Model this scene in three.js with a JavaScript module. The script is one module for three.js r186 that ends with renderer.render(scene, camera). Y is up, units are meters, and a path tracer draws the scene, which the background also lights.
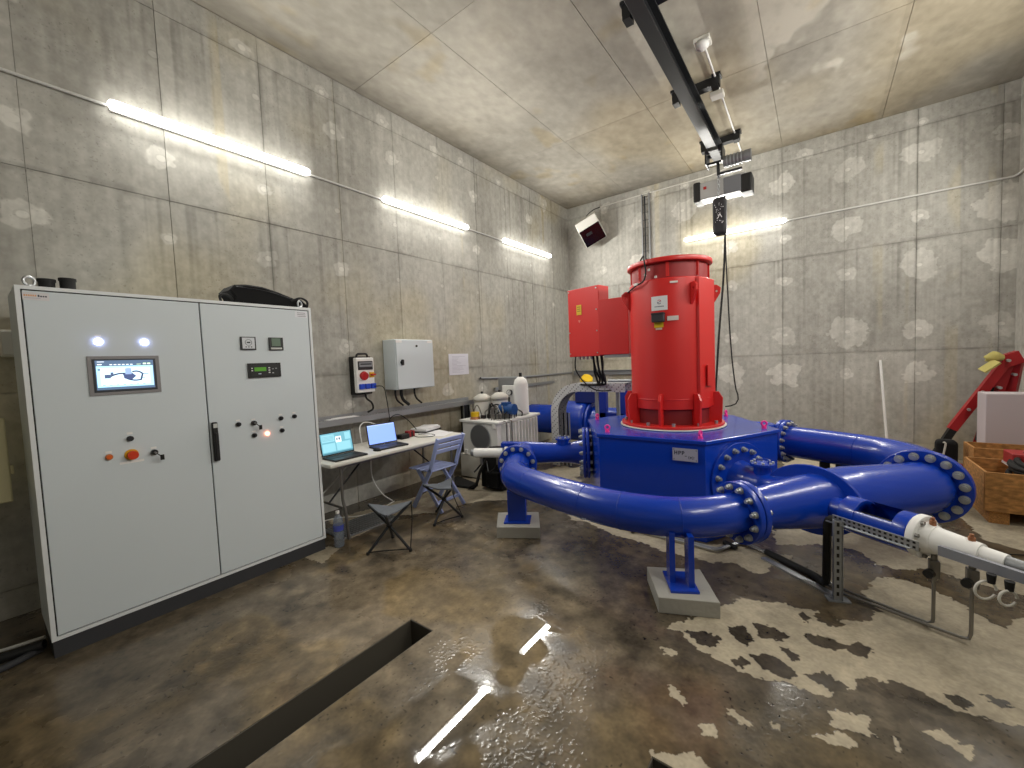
import * as THREE from 'three';
import { RoundedBoxGeometry } from 'three/addons/geometries/RoundedBoxGeometry.js';
import { mergeGeometries } from 'three/addons/utils/BufferGeometryUtils.js';
import { RectAreaLightUniformsLib } from 'three/addons/lights/RectAreaLightUniformsLib.js';

// ---------- camera, light, exposure ----------
const scene = new THREE.Scene();
scene.background = new THREE.Color(0x000000);
const camera = new THREE.PerspectiveCamera(2 * Math.atan(384 / 410) * 180 / Math.PI, 1024 / 768, 0.05, 60);
camera.position.set(0, 1.58, 0);
camera.rotation.order = 'YXZ';
camera.rotation.set(-3.18 * Math.PI / 180, 36.8 * Math.PI / 180, -2.33 * Math.PI / 180);
const renderer = new THREE.WebGLRenderer({ antialias: true });
renderer.toneMapping = THREE.LinearToneMapping;
renderer.toneMappingExposure = 3.0;
renderer.shadowMap.enabled = true;
RectAreaLightUniformsLib.init();
const LAMP_POWER = 46, LAMP_GLOW = 3.5, LAMP_COLOR = 0xfffcf4;
// wall lamps: [centre, direction they face, along axis]; built by wallLamp() further down
const XL = -4.32, XR = 2.0, ZB = -8.0, ZF = 3.2, CH = 4.785;

// ---------- helpers ----------
const V = (x, y, z) => new THREE.Vector3(x, y, z);
const PI = Math.PI, rad = (d) => d * PI / 180;
function rng(seed) { let s = seed >>> 0; return () => { s = (s + 0x6D2B79F5) >>> 0; let t = s; t = Math.imul(t ^ (t >>> 15), t | 1); t ^= t + Math.imul(t ^ (t >>> 7), t | 61); return ((t ^ (t >>> 14)) >>> 0) / 4294967296; }; }
const NT = new Float32Array(65536); { const r = rng(77); for (let i = 0; i < 65536; i++) NT[i] = r(); }
function vn(x, y) {   // value noise
  const xi = Math.floor(x), yi = Math.floor(y); let fx = x - xi, fy = y - yi; fx = fx * fx * (3 - 2 * fx); fy = fy * fy * (3 - 2 * fy);
  const a = (xi & 255), b = ((xi + 1) & 255), c = (yi & 255) << 8, d = ((yi + 1) & 255) << 8;
  const p = NT[a + c], q = NT[b + c], r = NT[a + d], s = NT[b + d];
  return p + (q - p) * fx + (r - p) * fy + (p - q - r + s) * fx * fy;
}
function fbm(x, y, o) { let a = 0.5, s = 0, n = 0; for (let i = 0; i < o; i++) { s += a * vn(x, y); n += a; x = x * 2.03 + 17.3; y = y * 2.03 + 9.1; a *= 0.5; } return s / n; }
const clamp = (v, a = 0, b = 1) => v < a ? a : v > b ? b : v;
const sst = (a, b, x) => { x = clamp((x - a) / (b - a)); return x * x * (3 - 2 * x); };
function flat(g) { const o = g.index ? g.toNonIndexed() : g; for (const k of Object.keys(o.attributes)) if (!['position', 'normal', 'uv'].includes(k)) o.deleteAttribute(k); return o; }
function at(g, x = 0, y = 0, z = 0, rx = 0, ry = 0, rz = 0) { if (rx) g.rotateX(rx); if (ry) g.rotateY(ry); if (rz) g.rotateZ(rz); return g.translate(x, y, z); }
const box = (w, h, d, x = 0, y = 0, z = 0, rx = 0, ry = 0, rz = 0) => at(new THREE.BoxGeometry(w, h, d), x, y, z, rx, ry, rz);
const rbox = (w, h, d, r, x = 0, y = 0, z = 0, rx = 0, ry = 0, rz = 0) => at(new RoundedBoxGeometry(w, h, d, 2, Math.min(r, w / 2.01, h / 2.01, d / 2.01)), x, y, z, rx, ry, rz);
const UPV = V(0, 1, 0);
function orient(g, a, b) { const d = b.clone().sub(a), q = new THREE.Quaternion().setFromUnitVectors(UPV, d.clone().normalize()); g.applyQuaternion(q); return g.translate((a.x + b.x) / 2, (a.y + b.y) / 2, (a.z + b.z) / 2); }
const cy = (a, b, r0, r1 = r0, seg = 16, open = false) => orient(new THREE.CylinderGeometry(r1, r0, a.distanceTo(b), seg, 1, open), a, b);
function bar(a, b, w, h) { // box beam from a to b, w across horizontally, h across the other way
  const d = b.clone().sub(a), L = d.length(); d.normalize();
  let x = V(0, 1, 0).cross(d); if (x.lengthSq() < 1e-6) x = V(1, 0, 0); x.normalize(); const y = d.clone().cross(x);
  const g = new THREE.BoxGeometry(w, h, L); g.applyMatrix4(new THREE.Matrix4().makeBasis(x, y, d)); return g.translate((a.x + b.x) / 2, (a.y + b.y) / 2, (a.z + b.z) / 2);
}
function tube(pts, r, seg = 8, div = 0, closed = false, tension = 0.5) {
  const p = pts.map((q) => q.isVector3 ? q : V(...q));
  return new THREE.TubeGeometry(new THREE.CatmullRomCurve3(p, closed, 'catmullrom', tension), div || p.length * 6, r, seg, closed);
}
function bent(pts, r, fillet, seg = 8) { // straight runs joined by rounded corners
  const p = pts.map((q) => q.isVector3 ? q : V(...q)), path = new THREE.CurvePath();
  let last = p[0];
  for (let i = 1; i < p.length - 1; i++) {
    const a = p[i].clone().add(p[i - 1].clone().sub(p[i]).normalize().multiplyScalar(Math.min(fillet, p[i].distanceTo(p[i - 1]) / 2.1)));
    const b = p[i].clone().add(p[i + 1].clone().sub(p[i]).normalize().multiplyScalar(Math.min(fillet, p[i].distanceTo(p[i + 1]) / 2.1)));
    path.add(new THREE.LineCurve3(last, a)); path.add(new THREE.QuadraticBezierCurve3(a, p[i], b)); last = b;
  }
  path.add(new THREE.LineCurve3(last, p[p.length - 1]));
  return new THREE.TubeGeometry(path, p.length * 10, r, seg, false);
}
function taperTube(pts, radii, seg = 24, div = 48) { // swept tube whose radius follows the list
  const c = new THREE.CatmullRomCurve3(pts, false, 'catmullrom', 0.5), g = new THREE.TubeGeometry(c, div, 1, seg, false), pos = g.attributes.position;
  for (let i = 0; i <= div; i++) {
    const t = i / div, k = t * (radii.length - 1), j = Math.min(radii.length - 2, Math.floor(k)), f = k - j, r = radii[j] + (radii[j + 1] - radii[j]) * f, q = c.getPointAt(t);
    for (let s = 0; s <= seg; s++) { const n = i * (seg + 1) + s; pos.setXYZ(n, q.x + (pos.getX(n) - q.x) * r, q.y + (pos.getY(n) - q.y) * r, q.z + (pos.getZ(n) - q.z) * r); }
  }
  g.computeVertexNormals(); return g;
}
const lathe = (prof, seg = 32) => new THREE.LatheGeometry(prof.map(([r, y]) => new THREE.Vector2(r, y)), seg);
function extr(pts, depth, bevel = 0, holes = []) { // outline in xy, thickness along z from 0
  const s = new THREE.Shape(pts.map(([x, y]) => new THREE.Vector2(x, y)));
  for (const h of holes) s.holes.push(new THREE.Path(h.map(([x, y]) => new THREE.Vector2(x, y))));
  return new THREE.ExtrudeGeometry(s, { depth, bevelEnabled: bevel > 0, bevelSize: bevel, bevelThickness: bevel, bevelSegments: 1, curveSegments: 8 });
}
const taken = new Map();
function numbered(n) { const k = taken.get(n) ?? 0; taken.set(n, k + 1); return k ? n + '_' + String(k).padStart(3, '0') : n; }
const isWorld = new WeakSet();
function thing(name, label, category, pos, group, turn, world = true) { // a group at the thing's base; world: its parts are written in room coordinates
  const o = new THREE.Group(); o.name = numbered(name); o.position.set(...pos); scene.add(o);
  o.userData.label = label; o.userData.category = category; if (group) o.userData.group = group;
  if (turn !== undefined) { o.rotation.y = turn; world = false; }
  if (world) isWorld.add(o);
  return o;
}
function rootOf(o) { while (o.parent && o.parent !== scene) o = o.parent; return o; }
const VC = {};
function vcMat(rough = 0.5, metal = 0) { const k = rough + '/' + metal; return VC[k] ??= new THREE.MeshStandardMaterial({ vertexColors: true, roughness: rough, metalness: metal }); }
function part(parent, name, list, mat, label) { // one named mesh; items may be [geometry, colour]
  const items = Array.isArray(list) ? list : [list]; let coloured = false;
  const gs = items.map((it) => {
    const g = flat(Array.isArray(it) ? it[0] : it);
    if (Array.isArray(it)) { coloured = true; const c = new THREE.Color(it[1]), n = g.attributes.position.count, a = new Float32Array(n * 3); for (let i = 0; i < n; i++) { a[i * 3] = c.r; a[i * 3 + 1] = c.g; a[i * 3 + 2] = c.b; } g.setAttribute('color', new THREE.BufferAttribute(a, 3)); }
    return g;
  });
  const g = gs.length > 1 ? mergeGeometries(gs) : gs[0];
  const root = rootOf(parent); if (isWorld.has(root)) g.translate(-root.position.x, -root.position.y, -root.position.z);
  const m = new THREE.Mesh(g, mat ?? vcMat()); m.name = name; m.castShadow = m.receiveShadow = true; parent.add(m);
  if (label) m.userData.label = label;
  return m;
}
function copyPart(parent, name, geometry, mat, pos, quat) { // an alike piece sharing its geometry
  const m = new THREE.Mesh(geometry, mat); m.name = name; m.castShadow = m.receiveShadow = true;
  const root = rootOf(parent); m.position.copy(pos); if (isWorld.has(root)) m.position.sub(root.position); if (quat) m.quaternion.copy(quat); parent.add(m); return m;
}
function single(name, label, category, list, mat, group) { // a thing that is one mesh, written in room coordinates
  const items = Array.isArray(list) ? list : [list]; let lo = V(1e9, 1e9, 1e9), hi = V(-1e9, -1e9, -1e9);
  for (const it of items) { const g = Array.isArray(it) ? it[0] : it; g.computeBoundingBox(); lo.min(g.boundingBox.min); hi.max(g.boundingBox.max); }
  const tmp = new THREE.Group(); const m = part(tmp, numbered(name), items, mat); tmp.remove(m); scene.add(m);
  const c = V((lo.x + hi.x) / 2, lo.y, (lo.z + hi.z) / 2); m.geometry.translate(-c.x, -c.y, -c.z); m.position.copy(c);
  m.userData.label = label; m.userData.category = category; if (group) m.userData.group = group;
  return m;
}
function struct(name, list, mat) { const tmp = new THREE.Group(); const m = part(tmp, name, list, mat); tmp.remove(m); scene.add(m); m.userData.kind = 'structure'; return m; }
function canvasTex(w, h, draw) { const c = document.createElement('canvas'); c.width = w; c.height = h; draw(c.getContext('2d'), w, h); const t = new THREE.CanvasTexture(c); t.colorSpace = THREE.SRGBColorSpace; return t; }
function dataTex(w, h, f, srgb) {
  const d = new Uint8Array(w * h * 4), o = [0, 0, 0];
  for (let j = 0; j < h; j++) for (let i = 0; i < w; i++) { f(i, j, o); const k = (j * w + i) * 4; d[k] = clamp(o[0], 0, 255); d[k + 1] = clamp(o[1], 0, 255); d[k + 2] = clamp(o[2], 0, 255); d[k + 3] = 255; }
  const t = new THREE.DataTexture(d, w, h); t.magFilter = THREE.LinearFilter; t.minFilter = THREE.LinearFilter; t.wrapS = t.wrapT = THREE.RepeatWrapping; if (srgb) t.colorSpace = THREE.SRGBColorSpace; t.needsUpdate = true; return t;
}
function uvFrom(g, fu, fv) { g = flat(g); const p = g.attributes.position, uv = g.attributes.uv; for (let i = 0; i < p.count; i++) uv.setXY(i, fu(p.getX(i), p.getY(i), p.getZ(i)), fv(p.getX(i), p.getY(i), p.getZ(i))); return g; }
// boolean-free disc flange: axis n, outer radius R, bore r, from a to b along n
function ring(c, n, R, r, t) { const g = lathe([[r, 0], [R - 0.006, 0], [R, 0.006], [R, t - 0.006], [R - 0.006, t], [r, t], [r, 0]], 40); const q = new THREE.Quaternion().setFromUnitVectors(UPV, n.clone().normalize()); g.applyQuaternion(q); return g.translate(c.x, c.y, c.z); }

// ---------- materials ----------
const std = (o) => new THREE.MeshStandardMaterial(o), phy = (o) => new THREE.MeshPhysicalMaterial(o);
const peel = dataTex(256, 256, (i, j, o) => { const v = 128 + 60 * (fbm(i / 16, j / 16, 2) - 0.5) + 90 * (vn(i / 3, j / 3) - 0.5); o[0] = o[1] = o[2] = v; });
const M = {
  blue: phy({ color: 0x083aac, roughness: 0.26, clearcoat: 0.15, clearcoatRoughness: 0.08, bumpMap: peel, bumpScale: 0.0012 }),
  red: phy({ color: 0xd02422, roughness: 0.42, clearcoat: 0.2, clearcoatRoughness: 0.25 }),
  redDark: std({ color: 0x7a1216, roughness: 0.6 }),
  cabinet: std({ color: 0xd3dce1, roughness: 0.5 }), cabinetEdge: std({ color: 0xe2e6e8, roughness: 0.45 }),
  plinth: std({ color: 0x35363a, roughness: 0.7 }), black: std({ color: 0x0c0c0d, roughness: 0.55 }), rubber: std({ color: 0x131313, roughness: 0.75 }), fabric: std({ color: 0x08080a, roughness: 0.95 }),
  white: std({ color: 0xeeeeec, roughness: 0.45 }), offwhite: std({ color: 0xd4d2ca, roughness: 0.6 }), paper: std({ color: 0xe8e8ea, roughness: 0.9 }), cream: std({ color: 0xc9c19a, roughness: 0.55 }),
  zinc: std({ color: 0xb9bcbf, roughness: 0.35, metalness: 0.85 }), galv: std({ color: 0x9a9da0, roughness: 0.5, metalness: 0.6 }), steel: std({ color: 0x8e8c88, roughness: 0.35, metalness: 0.8 }), darkSteel: std({ color: 0x2a2b2e, roughness: 0.45, metalness: 0.4 }),
  bolt: std({ color: 0xb4b7b6, roughness: 0.4, metalness: 0.6 }), beam: std({ color: 0x1c1e22, roughness: 0.4, metalness: 0.2 }), conduit: std({ color: 0xcdcdc9, roughness: 0.5 }),
  pink: std({ color: 0xf03a9c, roughness: 0.5 }), yellow: std({ color: 0xe0b90c, roughness: 0.5 }), brass: std({ color: 0xb07a5a, roughness: 0.4, metalness: 0.6 }),
  lilac: std({ color: 0xa6b4e4, roughness: 0.55 }), stoolSeat: std({ color: 0x6a7078, roughness: 0.9 }), stoolLeg: std({ color: 0x25272b, roughness: 0.45, metalness: 0.3 }),
  glass: phy({ color: 0xd3dce8, roughness: 0.2, transmission: 0.8, thickness: 0, ior: 1.4 }),
  glow: new THREE.MeshStandardMaterial({ color: 0xffffff, emissive: LAMP_COLOR, emissiveIntensity: LAMP_GLOW }),
};
// ---------- the room: floor, walls, ceiling ----------
const JX = [-7.33, -6.555, -5.78, -5.005, -4.23, -3.455, -2.68, -1.905, -1.13, -0.355, 0.42, 1.195];  // upright board joints, left wall (z)
const JB = [-3.56, -2.785, -2.01, -1.235, -0.46, 0.315, 1.09, 1.86];                                   // and back wall (x)
const JY = [0.19, 1.505, 3.025, 4.54], PLUG = [4.19, 3.35, 2.69, 1.82, 1.17];
function concreteWall(len, seed, u0, joints, patchy, yellow) { // u in metres along the wall, v height
  const W = Math.min(2048, Math.round(len * 195)), H = 936, sx = len / W, sy = CH / H;
  const r = rng(seed), plugs = [];
  for (const q of joints) for (const y of PLUG) plugs.push([q + (r() - 0.5) * 0.02 + 0.03, y + (r() - 0.5) * 0.04, patchy ? 0.07 + r() * 0.14 : r() < 0.35 ? 0.05 + r() * 0.06 : 0, r() * 99]);
  for (const q of joints) if (r() < 0.75) plugs.push([q + 0.35 * r(), 4.57 + r() * 0.05, 0.05 + r() * 0.07, r() * 99]);
  const streakAt = []; for (let i = 0; i < 26; i++) streakAt.push([u0 + r() * len, 0.6 + r() * 4, 0.01 + r() * 0.03, 0.3 + r() * 0.9, r()]);
  const shade = new Float32Array(W * H), tint = new Float32Array(W * H);
  for (let j = 0; j < H; j++) {
    const y = j * sy;
    for (let i = 0; i < W; i++) {
      const u = u0 + i * sx, k = j * W + i;
      let pi = 0; while (pi < joints.length && joints[pi] < u) pi++;
      let pj = 0; while (pj < JY.length && JY[pj] < y) pj++;
      const ph = NT[(pi * 37 + pj * 131 + seed * 7) & 65535];
      let s = 0.5 + (ph - 0.5) * 0.13;
      const wob = vn(u * 1.3 + seed, y * 0.7) * 0.3;
      s += (fbm(u * 1.1 + seed, y * 0.9, 4) - 0.5) * 0.46;
      s += (vn((u + wob * 0.06) * 21 + seed, y * 0.55 + 40) - 0.5) * 0.14 * vn(u * 2, y * 1.1 + 5) * 1.6;
      s += (vn(u * 62 + seed * 3, y * 1.5) - 0.5) * 0.07;
      s += (fbm(u * 22, y * 18 + seed, 4) - 0.5) * 0.34 + (vn(u * 80, y * 70) - 0.5) * 0.07;
      { let nj = 9; for (const q of joints) nj = Math.min(nj, Math.abs(q - u)); let ny = 9; for (const q of JY) ny = Math.min(ny, Math.abs(q - y)); s -= 0.16 * sst(0.035, 0.004, nj + 0.03 * (vn(u * 30, y * 7) - 0.35)) * vn(u * 3, y * 2.3 + 60) + 0.22 * sst(0.05, 0.004, ny + 0.045 * (vn(u * 8, y * 30) - 0.35)) * vn(u * 1.7 + 30, y); }
      // dark runs below the pour joints
      const run = vn(u * 11 + seed * 5, 3.7) * vn(u * 33, 9.2);
      const below = y < 3.025 ? (3.025 - y) : y < 4.54 ? (4.54 - y) : 9;
      s -= sst(0.32, 0.7, run) * 0.24 * sst(1.25, 0, below + 0.9 * (vn(u * 40, 1) - 0.5));
      const bug = vn(u * 95, y * 95 + seed); if (bug > 0.9 && vn(u * 4 + 8, y * 4) > 0.52) s -= 0.22;
      shade[k] = s;
      tint[k] = sst(0.52, 0.75, fbm(u * 0.8 + 50, y * 0.6 + seed, 3)) * 0.5 + sst(0.72, 0.8, vn(u * 9 + 70 + seed, 0.5)) * sst(0.5, 0.65, fbm(u * 2.5, y * 1.4 + 30, 2)) * yellow;
    }
  }
  for (const [pu, py, R, sd] of plugs) { // patched tie holes: a smear of lighter mortar and the plug
    const ri = Math.ceil((R * 1.9 + 0.05) / sx), rj = Math.ceil((R * 1.9 + 0.05) / sy), ci = Math.round((pu - u0) / sx), cj = Math.round(py / sy);
    for (let j = Math.max(0, cj - rj); j < Math.min(H, cj + rj); j++) for (let i = Math.max(0, ci - ri); i < Math.min(W, ci + ri); i++) {
      const dx = (i - ci) * sx, dy = (j - cj) * sy, d = Math.hypot(dx * 0.9, dy), a = Math.atan2(dy, dx), k = j * W + i;
      if (R) { const e = R * (0.75 + 0.65 * vn(a * 1.3 + sd, sd) + 0.3 * (vn(dx * 30 + sd, dy * 30) - 0.5)); const w = sst(e, e - 0.018, d); shade[k] += w * (0.27 + 0.14 * (NT[Math.floor(sd * 50)] - 0.5)); tint[k] *= 1 - 0.6 * w; }
      const dp = Math.hypot(dx, dy * 1.25); if (dp < 0.034) shade[k] += 0.2 * sst(0.034, 0.026, dp); else if (dp < 0.042) shade[k] -= 0.08;
    }
  }
  const A = [122, 120, 113], B = [218, 216, 208];
  const map = dataTex(W, H, (i, j, o) => { const k = j * W + i, s = clamp(shade[k], 0.05, 1), t = tint[k]; o[0] = A[0] + (B[0] - A[0]) * s + 12 * t; o[1] = A[1] + (B[1] - A[1]) * s + 3 * t; o[2] = A[2] + (B[2] - A[2]) * s - 20 * t; }, true);
  const bump = dataTex(W, H, (i, j, o) => { const k = j * W + i; o[0] = 128 + (shade[k] - 0.5) * 120; o[1] = 190 + (shade[k] - 0.5) * 60; o[2] = 0; });
  return std({ map, bumpMap: bump, bumpScale: 0.0016, roughnessMap: bump, roughness: 1 });
}
const LEN_L = 10, LEN_B = XR - XL;
const matL = concreteWall(LEN_L, 3, ZB, JX, false, 0.45), matB = concreteWall(LEN_B, 11, XL, JB, true, 0.35);
const uvL = (g) => uvFrom(g, (x, y, z) => (z - ZB) / LEN_L, (x, y) => y / CH), uvB = (g) => uvFrom(g, (x) => (x - XL) / LEN_B, (x, y) => y / CH);
const wallL = struct('wall_left', [uvL(box(0.25, CH + 0.4, ZF - ZB + 0.5, XL - 0.137, CH / 2 + 0.1, (ZF + ZB) / 2))], matL);
const wallB = struct('wall_back', [uvB(box(LEN_B + 0.5, CH + 0.4, 0.25, (XL + XR) / 2, CH / 2 + 0.1, ZB - 0.137))], matB);
const wallR = struct('wall_right', [uvL(box(0.25, CH + 0.4, ZF - ZB + 0.5, XR + 0.125, CH / 2 + 0.1, (ZF + ZB) / 2))], matL);
struct('wall_front', [uvB(box(LEN_B + 0.5, CH + 0.4, 0.25, (XL + XR) / 2, CH / 2 + 0.1, ZF + 0.125))], matB);
{ // formwork panels, cast joints between them
  const r = rng(5), ys = [0, ...JY, CH], gap = 0.004, slit = [...JX, ...JB].map(() => 0.0006 + 0.0022 * r()), side = (n, i, off) => i < 0 || i >= n ? 0 : slit[off + i];
  const zs = [ZB, ...JX, ZF];
  for (let a = 0; a < zs.length - 1; a++) for (let b = 0; b < ys.length - 1; b++) { const d = 0.012 + (r() - 0.5) * 0.0025; part(wallL, 'concrete_panel', uvL(box(d, ys[b + 1] - ys[b] - gap, zs[a + 1] - zs[a] - side(JX.length, a - 1, 0) - side(JX.length, a, 0), XL - 0.012 + d / 2, (ys[b] + ys[b + 1]) / 2, (zs[a] + zs[a + 1] + side(JX.length, a - 1, 0) - side(JX.length, a, 0)) / 2)), matL); }
  const xs = [XL, ...JB, XR];
  for (let a = 0; a < xs.length - 1; a++) for (let b = 0; b < ys.length - 1; b++) { const d = 0.012 + (r() - 0.5) * 0.0025; part(wallB, 'concrete_panel', uvB(box(xs[a + 1] - xs[a] - side(JB.length, a - 1, JX.length) - side(JB.length, a, JX.length), ys[b + 1] - ys[b] - gap, d, (xs[a] + xs[a + 1] + side(JB.length, a - 1, JX.length) - side(JB.length, a, JX.length)) / 2, (ys[b] + ys[b + 1]) / 2, ZB - 0.012 + d / 2)), matB); }
}
{ // ceiling: cast against large boards
  const W = 960, H = 1520, lx = LEN_B, lz = LEN_L;
  const s_ = new Float32Array(W * H), t_ = new Float32Array(W * H);
  for (let j = 0; j < H; j++) for (let i = 0; i < W; i++) {
    const x = XL + i / W * lx, z = ZB + j / H * lz, k = j * W + i;
    const ph = NT[(Math.floor((x + 3.005) / 1.225 + 20) * 53 + Math.floor((z + 2.945) / 2.62 + 20) * 197) & 65535];
    let s = 0.56 + (ph - 0.5) * 0.12 + (fbm(x * 0.9 + 31, z * 0.7, 4) - 0.5) * 0.5 + (fbm(x * 13, z * 9 + 3, 4) - 0.5) * 0.3 + (vn(x * 5 + z * 9, z * 0.8) - 0.5) * 0.06;
    // lime wash patches right of the crane beam
    const lw = sst(0.5, 0.56, fbm(x * 1.6 + 5, z * 1.1 + 77, 4)) * sst(-0.75, -0.45, x) * sst(1.1, 0.6, x) * sst(-7.3, -6.2, z); s += lw * 0.34;
    const rust = sst(0.66, 0.78, fbm(x * 1.9 + 60, z * 1.5 + 4, 3)); s -= rust * 0.06;
    s_[k] = s; t_[k] = sst(0.4, 0.72, fbm(x * 0.6 + 90, z * 0.5 + 12, 3)) * 0.5 * (1 - lw) + rust * 0.5;
  }
  const A = [98, 95, 87], B = [190, 184, 171];
  const map = dataTex(W, H, (i, j, o) => { const k = j * W + i, s = clamp(s_[k], 0.05, 1), t = t_[k]; o[0] = A[0] + (B[0] - A[0]) * s + 10 * t; o[1] = A[1] + (B[1] - A[1]) * s; o[2] = A[2] + (B[2] - A[2]) * s - 20 * t; }, true);
  const bump = dataTex(W, H, (i, j, o) => { o[0] = 128 + (s_[j * W + i] - 0.5) * 120; o[1] = 200; o[2] = 0; });
  const m = std({ map, bumpMap: bump, bumpScale: 0.002, roughness: 0.85 });
  const uvC = (g) => uvFrom(g, (x) => (x - XL) / lx, (x, y, z) => (z - ZB) / lz);
  const ceil = struct('ceiling', [uvC(box(lx + 0.5, 0.25, ZF - ZB + 0.5, (XL + XR) / 2, CH + 0.137, (ZF + ZB) / 2))], m);
  const xs = [XL, -3.005, -1.78, -0.45, 0.72, XR], zs = [ZB, -5.56, -2.945, -0.3, ZF], r = rng(8);
  for (let a = 0; a < xs.length - 1; a++) for (let b = 0; b < zs.length - 1; b++) { const d = 0.012 + (r() - 0.5) * 0.003; part(ceil, 'concrete_panel', uvC(box(xs[a + 1] - xs[a] - 0.005, d, zs[b + 1] - zs[b] - 0.005, (xs[a] + xs[a + 1]) / 2, CH + 0.012 - d / 2, (zs[b] + zs[b + 1]) / 2)), m); }
}
const DRY=[[-0.72,-2.32,-0.61,-2.51,-0.48,-2.74,-0.38,-2.91,-0.22,-2.95,-0.01,-2.97,0.08,-2.94,0.25,-3.03,0.3,-3.19,0.23,-3.4,0.34,-3.65,0.47,-3.7,0.58,-3.63,0.69,-3.51,0.78,-3.37,0.83,-3.36,1.18,-3.88,0.94,-2.71,0.68,-2.49,0.61,-2.48,0.52,-2.45,0.45,-2.47,0.38,-2.52,0.29,-2.52,0.2,-2.48,0.12,-2.35,0.04,-2.25,-0.07,-2.23,-0.18,-2.22,-0.29,-2.2,-0.39,-2.22,-0.5,-2.25,-0.57,-2.31,-0.63,-2.34],[-1.95,-3.78,-1.3,-3.59,-0.86,-3.54,-0.51,-3.69,-0.33,-3.66,-0.17,-3.7,-0.33,-3.29,-0.49,-3.34,-0.72,-3.28,-1.03,-3.29,-1.39,-3.36,-1.83,-3.54],[-0.35,-4.37,0.13,-4.71,0.52,-4.35,1.06,-4.4,1.39,-4.6,1.18,-3.88,0.93,-3.85,0.63,-3.96,0.36,-3.85,0.27,-4.06,0.01,-4.04,-0.25,-3.88],[-0.68,-2.16,-0.61,-2.18,-0.6,-2.14,-0.65,-2.12],[-0.58,-1.92,-0.54,-1.92,-0.47,-1.87,-0.5,-1.84,-0.55,-1.87],[-0.41,-1.76,-0.36,-1.82,-0.33,-1.77,-0.37,-1.73],[-0.33,-1.94,-0.28,-1.94,-0.21,-1.9,-0.26,-1.88,-0.31,-1.91],[-0.17,-1.96,-0.13,-1.96,-0.14,-1.93],[0.04,-2.16,0.1,-2.19,0.17,-2.22,0.16,-2.14,0.2,-2.11,0.16,-2.1,0.09,-2.09,0.06,-2.07],[-0.01,-1.98,0.09,-2.07,0.14,-2.03,0.1,-1.99,0.02,-1.97],[0.24,-2.15,0.26,-2.13,0.27,-2.08,0.25,-2.08],[0.34,-2.24,0.41,-2.31,0.45,-2.26,0.5,-2.27,0.47,-2.17,0.43,-2.21,0.38,-2.23],[-0.53,-1.54,-0.47,-1.56,-0.41,-1.63,-0.34,-1.6,-0.29,-1.59,-0.42,-1.51,-0.5,-1.5],[-3.46,-1.61,-3.49,-1.75,-3.51,-1.85,-3.37,-1.88,-3.3,-1.75,-3.23,-1.64,-3.35,-1.64],[-0.42,-7.32,0.31,-7.35,0.26,-6.22,-0.34,-5.89],[0.03,-8.8,3.04,-10.2,1.39,-4.6,1.07,-4.79,0.99,-5.83,0.54,-6.87],[-4.09,-2.2,-3.88,-3.23,-3.96,-4.01,-3.41,-4.2,-2.72,-3.7,-3.12,-3.46,-3.24,-2.96,-3.55,-2.67,-3.45,-2.03,-3.57,-1.95],[-2.47,-4.16,-1.94,-4.14,-1.67,-3.55,-1.95,-3.47]];
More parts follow.
